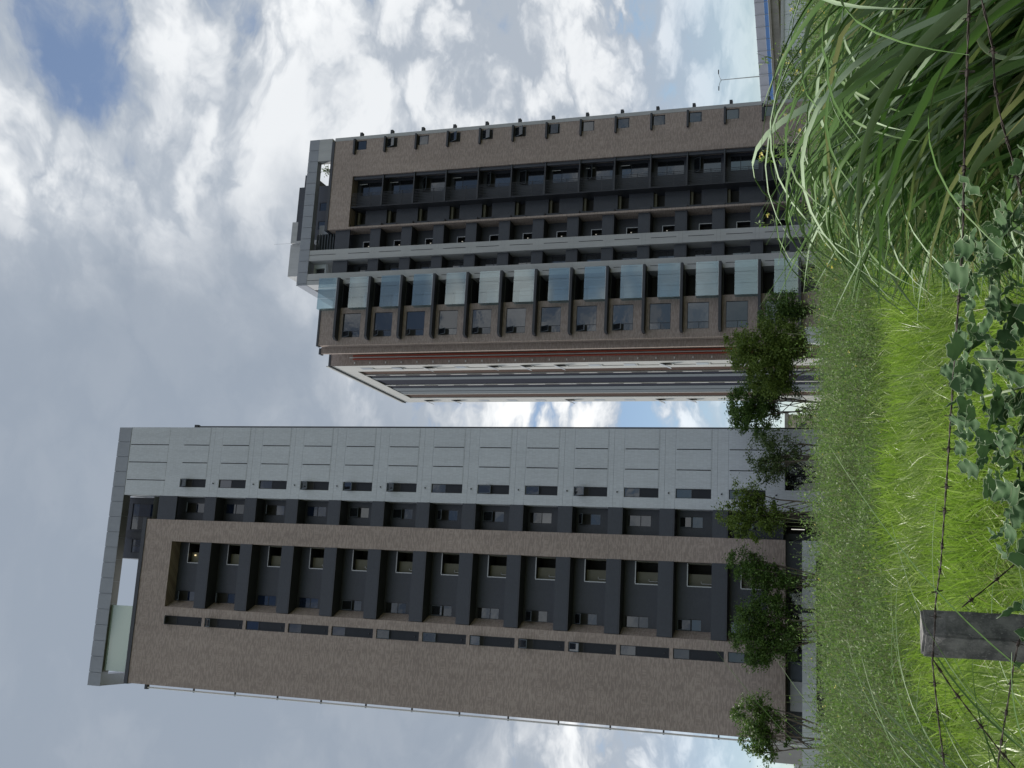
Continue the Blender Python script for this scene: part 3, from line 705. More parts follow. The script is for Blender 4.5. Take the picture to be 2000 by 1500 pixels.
def street_lamp():
    o = empty('street_lamp', (81.5, 156, 12)); tag(o, 'thin twin-headed street lamp rising over the far elevated road', 'street lamp')
    b = Vector((84.0, 160.6)); top = 20.9
    MB().tube([(b.x, b.y, 12.7), (b.x, b.y, top)], [.10, .06], 8).build('pole', 'metal_grey', o)
    for sx, sy in ((-1, .3), (1, -.3)):
        MB().tube([(b.x, b.y, top-.15), (b.x+sx*.5, b.y+sy*.5, top+.15), (b.x+sx*1.0, b.y+sy, top+.25)], .04, 6).build('arm', 'metal_grey', o)
        MB().box(b.x+sx*1.25-.35, b.x+sx*1.25+.35, b.y+sy*1.2-.12, b.y+sy*1.2+.12, top+.2, top+.34).build('lamp_head', 'frame_dark', o)
street_lamp()
def shed():
    o = empty('glass_shed', (70, 130, 1.2)); tag(o, 'pale blue panelled shed under the far elevated road', 'building')
    for i in range(10): pbox('panel', o, 60+i*2.2, 60+i*2.2+2.15, 132, 132.3, 1.0, 9.3, 'wall_far')
    MB().box(59.8, 82.2, 131.8, 138, 9.3, 9.7).build('roof', 'metal_grey', o)
    o = empty('gap_house', (26, 150, 1.2)); tag(o, 'small beige flat roofed house glimpsed between the two towers', 'building')
    MB().box(22.5, 27.2, 150, 158, 1.0, 9.6).build('wall', 'roof_far', o); MB().box(22.2, 27.4, 149.7, 158, 9.6, 10.1).build('roof', 'concrete_far', o)
    pbox('window', o, 24.6, 26.0, 149.9, 150.0, 7.2, 8.6, 'window_glass')
shed()

# ================================================================== TREES
def arr_mesh(name, verts, faces, mat, mi=None, smooth=False):
    me = bpy.data.meshes.new(name); n = len(faces); k = faces.shape[1]
    me.vertices.add(len(verts)); me.vertices.foreach_set('co', np.ascontiguousarray(verts, np.float32).ravel())
    me.loops.add(n*k); me.loops.foreach_set('vertex_index', np.ascontiguousarray(faces, np.int32).ravel())
    me.polygons.add(n); me.polygons.foreach_set('loop_start', np.arange(0, n*k, k, dtype=np.int32))
    for q in ([mat] if isinstance(mat, str) else mat): me.materials.append(MATS[q])
    if mi is not None: me.polygons.foreach_set('material_index', np.ascontiguousarray(mi, np.int32))
    if smooth: me.polygons.foreach_set('use_smooth', np.ones(n, bool))
    me.update(calc_edges=True); return me
def leaf_quads(P, size, rng, flat=.5, aspect=.5):
    """diamond leaves folded a little, one per point"""
    n = len(P); a = rng.normal(size=(n, 3)); a[:, 2] *= flat; a /= np.linalg.norm(a, axis=1)[:, None]
    b = rng.normal(size=(n, 3)); b -= (b*a).sum(1)[:, None]*a; b /= np.linalg.norm(b, axis=1)[:, None]
    s = (size*rng.uniform(.6, 1.25, n))[:, None]
    v = np.stack([P-a*s*.5, P+b*s*aspect*.5, P+a*s*.5, P-b*s*aspect*.5], 1).reshape(-1, 3)
    return v, np.arange(4*n).reshape(n, 4)
leafmat('leaf_dark', [(.045, .095, .020), (.080, .150, .030), (.13, .21, .044)], .3, .5)
leafmat('leaf_mid', [(.075, .125, .020), (.125, .190, .032), (.19, .26, .050)], .3, .5)
leafmat('leaf_grey', [(.060, .100, .034), (.10, .15, .05), (.15, .20, .07)], .3, .5)
plain('bark', (.125, .105, .085), .9, .3, 6.0, .2, bump=.5)
def tree(label, x, y, z0, crown, stems, nl, leaf, lsize, seed, dens=1.0, name='garden_tree', group=None):
    """crown: list of (cx, cy, cz, rx, ry, rz) lobes in metres, absolute"""
    r = np.random.default_rng(seed); rr = random.Random(seed)
    T_ = empty(name, (x, y, z0)); tag(T_, label, 'tree', group)
    tk = MB(); tips = []
    tot = sum(c[3]*c[4]*c[5] for c in crown)
    for s in range(stems):
        a = rr.uniform(0, 6.28); bx, by = x+.12*math.cos(a)*(stems > 1), y+.12*math.sin(a)*(stems > 1)
        c = crown[s % len(crown)]
        e = Vector((c[0]+rr.uniform(-.3, .3)*c[3], c[1]+rr.uniform(-.3, .3)*c[4], c[2]+rr.uniform(-.1, .35)*c[5]))
        b = Vector((bx, by, z0-.2)); pts = []
        m1 = b.lerp(e, .35)+Vector((rr.uniform(-.15, .15), rr.uniform(-.15, .15), 0)); m2 = b.lerp(e, .7)+Vector((rr.uniform(-.25, .25), rr.uniform(-.25, .25), 0))
        pts = [b, m1, m2, e]; rad = [.075, .058, .04, .015] if stems > 1 else [.13, .10, .06, .02]
        tk.tube(pts, rad, 6)
        for q in range(7):
            t = rr.uniform(.3, .95); i = min(int(t*3), 2); p = pts[i].lerp(pts[i+1], t*3-i)
            c2 = rr.choice(crown); u = Vector((rr.gauss(0, 1), rr.gauss(0, 1), rr.gauss(.2, 1))).normalized()*rr.uniform(.55, .98)
            e2 = Vector((c2[0]+u.x*c2[3], c2[1]+u.y*c2[4], c2[2]+u.z*c2[5]))
            mm = p.lerp(e2, .5)+Vector((rr.uniform(-.15, .15), rr.uniform(-.15, .15), rr.uniform(0, .2)))
            tk.tube([p, mm, e2], [.03, .02, .008], 5); tips += [mm, e2, mm.lerp(e2, .5)]
    tk.build('trunk', 'bark', T_, smooth=True, origin=(x, y, z0))
    # leaf clumps through the crown's shell and around the twig ends
    cen = [np.array(t) for t in tips]
    for c in crown:
        k = max(5, int(34*dens*c[3]*c[4]*c[5]/tot*max(1, tot)**.35))
        u = r.normal(size=(k, 3)); u /= np.linalg.norm(u, axis=1)[:, None]; u *= r.uniform(.35, 1.0, (k, 1))**.5
        cen += list(np.array(c[:3])+u*np.array(c[3:6]))
    cen = np.array(cen); per = nl//len(cen)
    cr_ = r.uniform(.12, .42, len(cen))*(sum(c[3] for c in crown)/len(crown))**.5
    P = np.repeat(cen, per, 0)+r.normal(size=(len(cen)*per, 3))*np.repeat(cr_, per)[:, None]*np.array([1, 1, .75])*.62
    v, f = leaf_quads(P-np.array([x, y, z0]), lsize, r, .7)
    link('crown', arr_mesh('crown', v, f, leaf), T_, (x, y, z0))
    return T_
G = 'planted trees in front of the towers'
tree('bushy dense tree with olive crown hiding the right tower left corner', 14.6, 62, 1.2, [(15.2, 62, 7.5, 1.2, 1.2, 1.2), (14.8, 62, 6.2, 1.9, 1.6, 1.7), (13.6, 62.3, 6.0, 1.3, 1.2, 1.4), (15.6, 61.8, 5.2, 1.2, 1.1, 1.2)], 4, 30000, 'leaf_mid', .15, 1, 1.5, group=G)
tree('round dark tree standing in the gap between the two towers', 12.0, 64, 1.2, [(12.0, 64, 7.6, 1.35, 1.3, 1.15), (11.2, 64, 7.0, 1.1, 1.1, 1.1), (12.9, 64.2, 6.9, 1.2, 1.1, 1.2), (13.4, 64.2, 5.8, .9, .9, .9)], 3, 19000, 'leaf_dark', .15, 2, 1.3, group=G)
tree('small dark tree under the lowest glass balconies of the right tower', 17.6, 63, 1.2, [(17.6, 63, 5.8, 1.05, 1.0, 1.05), (17.9, 63, 4.9, .9, .9, .9)], 2, 7500, 'leaf_dark', .14, 3, 1.0, group=G)
tree('sparse thin-leaved tree in front of the white tiled strip', 9.25, 63, 1.2, [(9.0, 63, 6.4, 1.25, 1.1, 1.1), (8.3, 63, 6.0, .9, .9, .9), (9.6, 63, 5.5, .9, .8, .9)], 3, 5200, 'leaf_grey', .15, 4, .8, group=G)
tree('tall forked tree before the dark recess at the white strip edge', 5.75, 62, 1.2, [(5.5, 62, 7.9, 1.15, 1.0, 1.15), (6.6, 62, 7.3, .9, .8, 1.0), (4.9, 62, 6.9, 1.05, 1.0, 1.2), (5.3, 62, 6.0, .8, .8, .8)], 3, 9500, 'leaf_mid', .15, 5, 1.0, group=G)
tree('many-stemmed tree with leafy top right of the lobby post', 2.0, 63, 1.2, [(2.9, 63, 7.6, 1.0, .9, .9), (2.4, 63, 6.9, .8, .8, .8), (1.2, 63, 6.2, 1.0, .9, 1.1), (2.0, 63, 5.0, .9, .8, .6)], 4, 9800, 'leaf_dark', .15, 6, 1.0, group=G)
tree('widest many-stemmed tree left of the lobby post', -.7, 63, 1.2, [(-.3, 63, 7.3, 1.5, 1.2, 1.1), (-1.5, 63, 6.9, 1.4, 1.1, 1.2), (-2.3, 63, 6.5, .8, .8, .8), (.2, 63, 6.0, 1.2, 1.0, .9), (-1.6, 63, 5.0, 1.0, .9, .6)], 5, 17500, 'leaf_dark', .15, 7, 1.1, group=G)
tree('dark tree at the left end of the left tower, partly against the sky', -6.3, 62, 1.2, [(-5.6, 62, 7.0, 1.2, 1.1, 1.0), (-6.8, 62, 6.6, 1.0, 1.0, .9), (-5.1, 62, 6.2, .8, .8, .8), (-7.4, 62, 6.2, .7, .7, .6)], 4, 8500, 'leaf_dark', .15, 8, 1.0, group=G)
tree('dark tree under the far elevated road at the right edge', 58, 118, 1.2, [(60, 118, 7.4, 2.6, 2, 2.2), (63.5, 119, 7.0, 2.6, 2, 2.4), (57, 118, 6.2, 2.2, 2, 2.0)], 4, 6000, 'leaf_dark', .3, 9, 1.0, name='roadside_tree')
tree('leafy tree low beside the shed beneath the elevated road', 52, 110, 1.2, [(52.5, 110, 6.2, 2.2, 2, 1.9), (54.6, 110, 5.6, 2, 2, 1.7)], 3, 4000, 'leaf_mid', .28, 10, 1.0, name='roadside_tree')
tree('dark shrub seen low in the gap behind the left tower', 21, 120, 1.2, [(21.0, 120, 5.6, 2.2, 2, 2.4), (18.4, 120, 4.9, 2, 2, 2.2)], 3, 4000, 'leaf_dark', .28, 12, 1.0, name='gap_tree')
tree('potted leafy shrub in the roof frame opening of the right tower', 41.9, 91.2, 50.25, [(41.9, 91.2, 52.2, .55, .5, .6), (41.6, 91.2, 51.6, .4, .4, .5)], 2, 260, 'leaf_dark', .18, 11, .5, name='roof_shrub')

# ================================================================== MEADOW
leafmat('grass_bright', [(.062, .115, .016), (.142, .225, .028), (.22, .32, .048), (.40, .47, .18)], .42, .40, .5, patch=.9)
leafmat('grass_tall', [(.035, .095, .018), (.060, .140, .028), (.105, .200, .046), (.26, .26, .12)], .30, .5, .3)
leafmat('weed_leaf', [(.052, .095, .030), (.088, .148, .046), (.135, .205, .072), (.26, .34, .15)], .35, .55, .25, patch=.35)
leafmat('weed_stem', [(.15, .19, .08), (.24, .27, .14)], .2, .6)
leafmat('flower_yellow', [(.62, .52, .06), (.75, .68, .25)], .3, .6)
leafmat('straw', [(.32, .28, .17), (.42, .36, .24)], .3, .7)
leafmat('vine_leaf', [(.032, .080, .030), (.052, .112, .044), (.095, .165, .062)], .22, .72, .22)
leafmat('vine_vein', [(.30, .38, .24), (.38, .46, .30)], .2, .6)
HEAD = math.tan(YAW)
def strip_blades(P, h, wd, az, lean, segs, rng, droop=0.):
    """ribbons: P bases (n,3), height, width, azimuth of lean, lean amount"""
    n = len(P); t = np.linspace(0, 1, segs+1)[None, :, None]
    L = np.stack([np.cos(az), np.sin(az), np.zeros(n)], 1)[:, None, :]
    S = np.stack([-np.sin(az), np.cos(az), np.zeros(n)], 1)
    tw = rng.uniform(-1.3, 1.3, n); S = S*np.cos(tw)[:, None]+L[:, 0]*np.sin(tw)[:, None]
    h3 = h[:, None, None]; l3 = lean[:, None, None]
    zc = t-(l3*.45)*t**2-droop*t**3
    C_ = P[:, None, :]+L*h3*l3*t**1.9+np.array([0, 0, 1.])*h3*zc
    wt = (wd[:, None, None]*.5)*np.clip(1.06-t**2.2, .06, 1)
    v = np.stack([C_-S[:, None]*wt, C_+S[:, None]*wt], 2).reshape(-1, 3)
    k = 2*(segs+1); b = (np.arange(n)*k)[:, None, None]; i = (np.arange(segs)*2)[None, :, None]
    f = (b+i+np.array([0, 1, 3, 2])[None, None, :]).reshape(-1, 4)
    return v, f
def edge_y(lat):      # where the bright grass gives way to the taller weeds (distance along the view)
    return 11.0+8.5*np.clip((lat+.36)/.24, 0, 1)
def meadow():
    rng = np.random.default_rng(5); n = 104000
    y = 3.5+(rng.uniform(0, 1, n)**1.25)*18.0; lat = rng.uniform(-.44, .46, n)
    keep = y < edge_y(lat)+rng.normal(0, 1.3, n); y = y[keep]; lat = lat[keep]; n = len(y)
    x = y*(HEAD+lat)+rng.normal(0, .25, n)
    # tussocks: pull blades towards clump centres
    cx = np.round(x/.34)*.34+np.sin(np.round(y/.34)*7.1)*.1; cy = np.round(y/.34)*.34+np.sin(np.round(x/.34)*5.3)*.1
    x += (cx-x)*.38; y += (cy-y)*.38
    hmap = .72+.14*np.sin(x*1.9+.5)*np.cos(y*1.3)+.10*np.sin(x*.8-y*.6)
    h = hmap*rng.uniform(.5, 1.22, n); wd = (.006+.013*rng.uniform(0, 1, n)**1.6)*(1+y*.025)
    az = rng.uniform(-.9, .9, n)+math.pi*1.05+np.sin(x*1.1+y*.7)*1.2
    az = np.where(rng.uniform(0, 1, n) < .3, rng.uniform(0, 6.28, n), az)
    lean = rng.uniform(.12, 1.25, n)
    P = np.stack([x, y, gz(x, y)-.02], 1)
    v, f = strip_blades(P, h, wd, az, lean, 4, rng, .06)
    o = link('meadow_grass', arr_mesh('meadow_grass', v, f, 'grass_bright')); tag(o, 'bright green fine meadow grass beyond the wire fence', 'grass', kind='stuff')
meadow()
def straw_seed():
    rng = np.random.default_rng(9); n = 900
    y = rng.uniform(3.6, 9, n); lat = rng.uniform(-.42, .42, n); x = y*(HEAD+lat)
    v, f = strip_blades(np.stack([x, y, gz(x, y)], 1), rng.uniform(.6, 1.0, n), rng.uniform(.005, .011, n), rng.uniform(0, 6.28, n), rng.uniform(.3, .9, n), 5, rng, .2)
    o = link('dry_straw', arr_mesh('dry_straw', v, f, 'straw')); tag(o, 'scattered dry straw stalks among the bright meadow grass', 'grass', kind='stuff')
straw_seed()
def weeds():
    rng = np.random.default_rng(6); n = 5200
    lat = rng.uniform(-.46, .48, n); y0 = edge_y(lat)-.6+rng.normal(0, .5, n)
    y = y0+(rng.uniform(0, 1, n)**1.5)*(52-y0)
    x = y*(HEAD+lat)
    hp = (1.18+.22*np.sin(x*.35+.8)*np.cos(y*.21)+rng.normal(0, .22, n)+.22*np.sin(x*1.7+y*.9)).clip(.6, 2.1)
    front = np.clip((y-edge_y(lat)+.8)/5.0, 0, 1); hp *= (.52+.48*front)*(.88+.18*np.clip((lat-.02)/.22, 0, 1))     # lower towards the edge of the grass
    g = gz(x, y)
    m = 62
    # leaves on each bushy plant
    t = rng.uniform(.12, 1, (n, m)); rad = (.10+.42*np.sin(np.clip(t, 0, 1)*2.6)**1)*rng.uniform(.2, 1, (n, m))*hp[:, None]*.62
    a = rng.uniform(0, 6.28, (n, m))
    P = np.stack([x[:, None]+rad*np.cos(a), y[:, None]+rad*np.sin(a), g[:, None]+hp[:, None]*t], 2).reshape(-1, 3)
    size = (.030+.0021*np.repeat(y, m))
    v1, f1 = leaf_quads(P, size, rng, 1.1, .34)
    # wispy stems rising out of the bushes
    k = 7; xb = np.repeat(x, k)+rng.normal(0, .10, n*k); yb = np.repeat(y, k)+rng.normal(0, .10, n*k); hb = np.repeat(hp, k)*(.7+.75*rng.uniform(0, 1, n*k)**2.2)
    v2, f2 = strip_blades(np.stack([xb, yb, gz(xb, yb)], 1), hb, .0045+.00055*yb, rng.uniform(0, 6.28, n*k), rng.uniform(.05, .5, n*k), 4, rng)
    # small buds and leaflets along the stem tops
    ntip = len(v2)//10; tip = v2.reshape(ntip, 10, 3)
    q = rng.integers(4, 10, (ntip, 5)); PB = np.take_along_axis(tip, q[:, :, None].repeat(3, 2), 1).reshape(-1, 3)+rng.normal(0, .022, (ntip*5, 3))
    v3, f3 = leaf_quads(PB, .022+.0016*PB[:, 1], rng, 1.2, .45)
    V_ = np.concatenate([v1, v2, v3]); F_ = np.concatenate([f1, f2+len(v1), f3+len(v1)+len(v2)])
    mi = np.concatenate([np.zeros(len(f1)), np.ones(len(f2)), np.zeros(len(f3))])
    o = link('weed_field', arr_mesh('weed_field', V_, F_, ['weed_leaf', 'weed_stem'], mi)); tag(o, 'olive green waist-high wild weeds between the meadow grass and the towers', 'weeds', kind='stuff')
    s = rng.choice(ntip, 520, replace=False); PF = tip[s][:, 8]+rng.normal(0, .01, (520, 3))
    PF = np.repeat(PF, 4, 0)+rng.normal(0, .012, (2080, 3))
    v4, f4 = leaf_quads(PF, .014+.0007*PF[:, 1], rng, .6, .8)
    o = link('weed_flowers', arr_mesh('weed_flowers', v4, f4, 'flower_yellow')); tag(o, 'tiny yellow flowers dotted over the weed field', 'flowers', kind='stuff')
weeds()
def flower_weed(x, y, hgt, seed):
    """one tall branching weed with small leaves and a few yellow flowers"""
    r = random.Random(seed); z = float(gz(x, y)); o = empty('flowering_weed', (x, y, z))
    tag(o, 'tall thin branching weed with tiny yellow flowers beside the coarse grass', 'weed', 'tall flowering weeds')
    st = MB(); lf = []; fl = []
    lx, ly = r.uniform(-.25, .25), r.uniform(-.2, .2)
    main = [Vector((x+lx*t*t*hgt, y+ly*t*t*hgt, z+hgt*t)) for t in (0, .25, .5, .75, 1)]
    st.tube(main, [.006, .005, .004, .003, .0015], 4)
    for b in range(r.randint(9, 14)):
        t = r.uniform(.35, .97); i = min(int(t*4), 3); p = main[i].lerp(main[i+1], t*4-i); a = r.uniform(0, 6.28); l = r.uniform(.12, .42)*(1.25-t)
        e = p+Vector((math.cos(a)*l, math.sin(a)*l, l*r.uniform(.5, 1.1))); m = p.lerp(e, .5)+Vector((math.cos(a)*.03, math.sin(a)*.03, -.01))
        st.tube([p, m, e], [.0028, .0022, .0012], 4)
        for q in range(r.randint(6, 11)): lf.append(p.lerp(e, r.uniform(.1, 1))+Vector((r.gauss(0, .02), r.gauss(0, .02), r.gauss(0, .02))))
        if r.random() < .5: fl.append(e)
    for q in range(24): t = r.uniform(.1, .9); i = min(int(t*4), 3); lf.append(main[i].lerp(main[i+1], t*4-i)+Vector((r.gauss(0, .035), r.gauss(0, .035), 0)))
    st.build('stem', 'weed_stem', o, origin=(x, y, z))
    rg = np.random.default_rng(seed); v, f = leaf_quads(np.array(lf)-np.array([x, y, z]), .052, rg, 1., .3)
    q = link('foliage', arr_mesh('foliage', v, f, 'weed_leaf'), o, (x, y, z)); q['kind'] = 'stuff'
    if fl:
        PF = np.repeat(np.array(fl), 5, 0)+rg.normal(0, .009, (len(fl)*5, 3)); v, f = leaf_quads(PF-np.array([x, y, z]), .022, rg, .6, .8)
        q = link('flower', arr_mesh('flower', v, f, 'flower_yellow'), o, (x, y, z)); q['kind'] = 'stuff'
for i in range(30):
    yy = rnd.uniform(5.5, 11.5); lat = rnd.uniform(.10, .40)-(.10 if i > 24 else 0)
    flower_weed(yy*(HEAD+lat), yy, rnd.uniform(1.25, 1.75)+.35*(lat > .2), 100+i)

# ================================================================== COARSE TALL GRASS
def ribbon(p0, az, el0, length, bend, width, segs=26, twist=0., wob=0., fold=.30, power=.3, tw0=0.):
    """one broad grass blade: rises at el0, bends over along az; V-folded along the midrib"""
    pts = []; p = Vector(p0); ds = length/segs; V_ = []; F_ = []
    el = el0
    for i in range(segs+1):
        t = i/segs; q = min(1, max(0, (t-power)/(1-power)))/1.0; e = el0-.18*t-bend*(q*q*(3-2*q)*.75+q*.25); a = az+wob*t
        d = Vector((math.cos(a)*math.cos(e), math.sin(a)*math.cos(e), math.sin(e)))
        side = Vector((-math.sin(a), math.cos(a), 0)); nrm = side.cross(d)*-1
        tw = tw0+twist*t; s2 = side*math.cos(tw)+nrm*math.sin(tw); n2 = nrm*math.cos(tw)-side*math.sin(tw)
        w_ = width*.5*min(1, .45+t*2.2)*max(.03, 1-max(0, (t-.45)/.55)**2.4)
        V_ += [tuple(p-s2*w_+n2*w_*fold), tuple(p), tuple(p+s2*w_+n2*w_*fold)]
        p = p+d*ds
    for i in range(segs):
        k = i*3; F_ += [(k, k+1, k+4, k+3), (k+1, k+2, k+5, k+4)]
    return V_, F_
leafmat('grass_under', [(.22, .31, .18), (.35, .44, .29)], .15, .65, .2)
def blade_obj(parent, name, args, mat='grass_tall', under='grass_under', limit=None, flip=False, latmin=None, **kw):
    """limit: how high (tangent above eye level) the blade may reach"""
    for k in range(26):
        V_, F_ = ribbon(*args, **kw)
        if limit is None or (max((v[2]-1.6)/max(v[1], .8) for v in V_) < limit and min(v[1] for v in V_) > 1.75 and (latmin is None or min(v[0]/v[1]-HEAD for v in V_) > latmin)): break
        args = (args[0], args[1], args[2]-.015, args[3]*.95, args[4], args[5])
    p0 = V_[1]; n = len(V_); me = bpy.data.meshes.new(name); F2 = list(F_); mi = [0]*len(F_)
    V2 = [(a-p0[0], b-p0[1], c-p0[2]) for a, b, c in V_]
    if under:                                   # the paler lower face of the blade, a hair's breadth below
        nn = [Vector((0, 0, 0)) for _ in V_]
        for f in F_:
            c = (Vector(V_[f[1]])-Vector(V_[f[0]])).cross(Vector(V_[f[3]])-Vector(V_[f[0]]))
            for q in f: nn[q] += c
        sg = (1.0 if nn[n//4].z < 0 else -1.0)*(-1.0 if flip else 1.0)     # the face that looks down near the base
        V2 += [tuple(Vector(v)+m.normalized()*.0007*sg if m.length > 0 else v) for v, m in zip(V2, nn)]
        F2 += [tuple(n+q for q in f[::-1]) for f in F_]; mi += [1]*len(F_)
    me.from_pydata(V2, [], F2); me.materials.append(MATS[mat])
    if under: me.materials.append(MATS[under])
    me.polygons.foreach_set('material_index', mi); me.polygons.foreach_set('use_smooth', [True]*len(F2)); me.update()
    return link(name, me, parent, p0)
def tall_grass():
    r = random.Random(21)
    o = empty('tall_grass_clump', (1.9, 3.4, 0.05)); tag(o, 'dense clump of broad arching grass blades filling the right foreground', 'grass clump')
    def spot():
        y = r.uniform(2.35, 4.6); lat = .20+.35*r.random()**.75
        return y*(HEAD+lat), y, lat
    for i in range(290):
        x, y, lat = spot(); y = 2.3+(y-2.35)*.55; x = y*(HEAD+lat); z = float(gz(x, y))
        toward = math.pi*r.uniform(.64, .95) if r.random() < .88 else math.pi*r.uniform(1.0, 1.3)
        reach = .62+.62*min(1, (lat-.20)/.20)                # shorter at the fringe of the clump
        lim = .006+.075*min(1, max(0, (lat-.15)/.22))+(.02*r.random() if r.random() < .15 else -.07*r.random())
        bend = r.uniform(1.5, 2.3) if r.random() < .6 else r.uniform(.4, 1.2)
        blade_obj(o, 'blade', ((x+.25*r.random(), y, z+r.uniform(.15, .5)), toward, r.uniform(1.02, 1.36), r.uniform(1.25, 1.9)*reach+.2, bend, r.uniform(.018, .034)), limit=lim, latmin=.05+.05*r.random(), flip=r.random() < .24, tw0=r.uniform(-.45, .45), twist=r.uniform(-.5, .5), wob=r.uniform(-.4, .4), power=r.uniform(.45, .72) if bend > 1.45 else r.uniform(.1, .4))
    # inner mass of the clump, too dense to tell blade from blade
    V_ = []; F_ = []
    for i in range(3400):
        x, y, lat = spot(); y += r.uniform(.0, 1.4); x = y*(HEAD+lat+r.uniform(.0, .08)); b = len(V_)
        reach = .6+.6*min(1, (lat-.21)/.2)
        lim = -.01+.07*min(1, max(0, (lat-.15)/.22))-.09*r.random(); ln = r.uniform(1.2, 2.1)*reach
        for k in range(10):
            v, f = ribbon((x, y, float(gz(x, y))), math.pi*r.uniform(.62, 1.05), r.uniform(1.05, 1.42), ln, r.uniform(.3, 1.9), r.uniform(.012, .026), 11, r.uniform(-1, 1), r.uniform(-.5, .5), tw0=r.uniform(-1.2, 1.2))
            if max((q[2]-1.6)/q[1] for q in v) < lim and min(q[0]/q[1]-HEAD for q in v) > .06: break
            ln *= .94
        V_ += v; F_ += [tuple(b+k for k in q) for q in f]
    me = arr_mesh('inner_blades', np.array(V_)-np.array([1.9, 3.4, .05]), np.array(F_), 'grass_tall', smooth=True)
    q = link('inner_blades', me, o, (1.9, 3.4, .05)); q['kind'] = 'stuff'
    blade_obj(o, 'dry_blade', ((1.46, 2.35, 1.12), 2.5, 1.15, .42, 2.9, .018), 'straw', twist=1.2)
    # loose arching stalks reaching left over the meadow
    for i in range(2):
        y = r.uniform(3.0, 4.6); lat = r.uniform(.06, .24); x = y*(HEAD+lat); z = float(gz(x, y))
        blade_obj(o, 'blade', ((x, y, z+.25), math.pi*r.uniform(.8, 1.2), r.uniform(1.1, 1.4), r.uniform(1.0, 1.35), r.uniform(1.2, 2.0), r.uniform(.004, .008)), limit=r.uniform(-.08, -.01), tw0=r.uniform(-1.2, 1.2), twist=r.uniform(-.5, .5), power=r.uniform(.3, .6))
    o = empty('tall_grass_clump', (-.75, 3.6, .05)); tag(o, 'thin long grass stalks leaning in at the far left edge of the view', 'grass clump')
    for i in range(46):
        y = r.uniform(3.3, 4.6); lat = r.uniform(-.50, -.375); x = y*(HEAD+lat); z = float(gz(x, y))
        blade_obj(o, 'blade', ((x, y, z+.1), r.uniform(-.9, .9), r.uniform(1.15, 1.5), r.uniform(1.2, 2.15), r.uniform(.4, 1.6), r.uniform(.004, .010)), limit=.02+.07*r.random() if i % 6 else .13, tw0=r.uniform(-1.2, 1.2), twist=r.uniform(-.6, .6), power=.3)
tall_grass()

# ================================================================== FENCE
def fence_mat():
    m, t, p, out = base_mat('concrete_post')
    g = t.node('ShaderNodeNewGeometry'); pos = g.outputs['Position']
    n1 = t.noise(pos, 14, 8, .65); n2 = t.noise(pos, 120, 4, .6); n3 = t.noise(t.vmath('MULTIPLY', pos, (1, 1, .25)), 26, 5, .6)
    c = t.mix(t.ramp(n1, .35, .68), (.085, .085, .085), (.22, .215, .205)); c = t.mix(t.ramp(n2, .55, .72), c, (.24, .235, .225)); c = t.mix(t.math('MULTIPLY', t.ramp(n3, .56, .70), .7), c, (.03, .03, .032))
    t.put(p.inputs['Base Color'], c); p.inputs['Roughness'].default_value = .92; p.inputs['Specular IOR Level'].default_value = .2
    b = t.node('ShaderNodeBump'); b.inputs['Strength'].default_value = .7; b.inputs['Distance'].default_value = .004
    t.put(b.inputs['Height'], t.math('ADD', t.math('MULTIPLY', n2, .6), n1)); t.l.new(b.outputs[0], p.inputs['Normal'])
fence_mat()
plain('wire_rust', (.040, .028, .024), .7, .4, 40.0, .4)
def fence_post():
    bm = bmesh.new(); bmesh.ops.create_cube(bm, size=1.0)
    for v in bm.verts: v.co = Vector((v.co.x*.096, v.co.y*.096, v.co.z*1.42))
    bmesh.ops.bevel(bm, geom=[e for e in bm.edges], offset=.007, segments=2, affect='EDGES')
    bmesh.ops.subdivide_edges(bm, edges=[e for e in bm.edges if e.calc_length() > .3], cuts=24, use_grid_fill=True)
    r = random.Random(3)
    for v in bm.verts:
        v.co += Vector((r.gauss(0, .0009), r.gauss(0, .0009), 0))
        if v.co.z > .66 and v.co.x < -.02 and v.co.y < 0: v.co += Vector((.012, .010, -.006))     # chipped corner
    me = bpy.data.meshes.new('fence_post'); bm.to_mesh(me); bm.free(); me.materials.append(MATS['concrete_post'])
    o = link('fence_post', me, None, (-.030, 3.235, .706)); o.rotation_euler = (R_(-1.0), R_(1.0), R_(40))
    tag(o, 'weathered square grey concrete fence post with wires tied round it', 'fence post')
fence_post()
def barbed_wire(label, pts, seed, barb=True):
    r = random.Random(seed); pts = [Vector(p) for p in pts]
    # resample with a slight wander
    L = [0]
    for a, b in zip(pts, pts[1:]): L.append(L[-1]+(b-a).length)
    n = max(12, int(L[-1]/.018)); q = []
    for i in range(n+1):
        s = L[-1]*i/n; k = max(j for j in range(len(pts)-1) if L[j] <= s+1e-9); t = (s-L[k])/(L[k+1]-L[k]); q.append(pts[k].lerp(pts[k+1], t))
    o = empty('barbed_wire', tuple(q[0])); tag(o, label, 'wire', 'barbed wire strands on the fence')
    for ph in (0, math.pi):
        w_ = MB(); p2 = []
        for i, p in enumerate(q): a = ph+i*1.15; p2.append(p+Vector((0, math.cos(a), math.sin(a)))*.0016)
        w_.tube(p2, .0013, 5); w_.build('strand', 'wire_rust', o, True)
    if barb:
        s = .05
        while s < L[-1]-.02:
            i = int(s/L[-1]*n); p = q[i]; d = (q[min(i+1, n)]-q[max(i-1, 0)]).normalized(); b = MB()
            for j in range(2):
                a = r.uniform(0, 6.28); u = d.cross(Vector((0, math.sin(a), math.cos(a)))).normalized(); b.tube([p-u*.015+d*(.004*j), p+u*.015+d*(.004*j)], .0011, 4)
            b.tube([p-d*.006, p+d*.008], .0042, 6); b.build('barb', 'wire_rust', o); s += r.uniform(.085, .125)
    return o
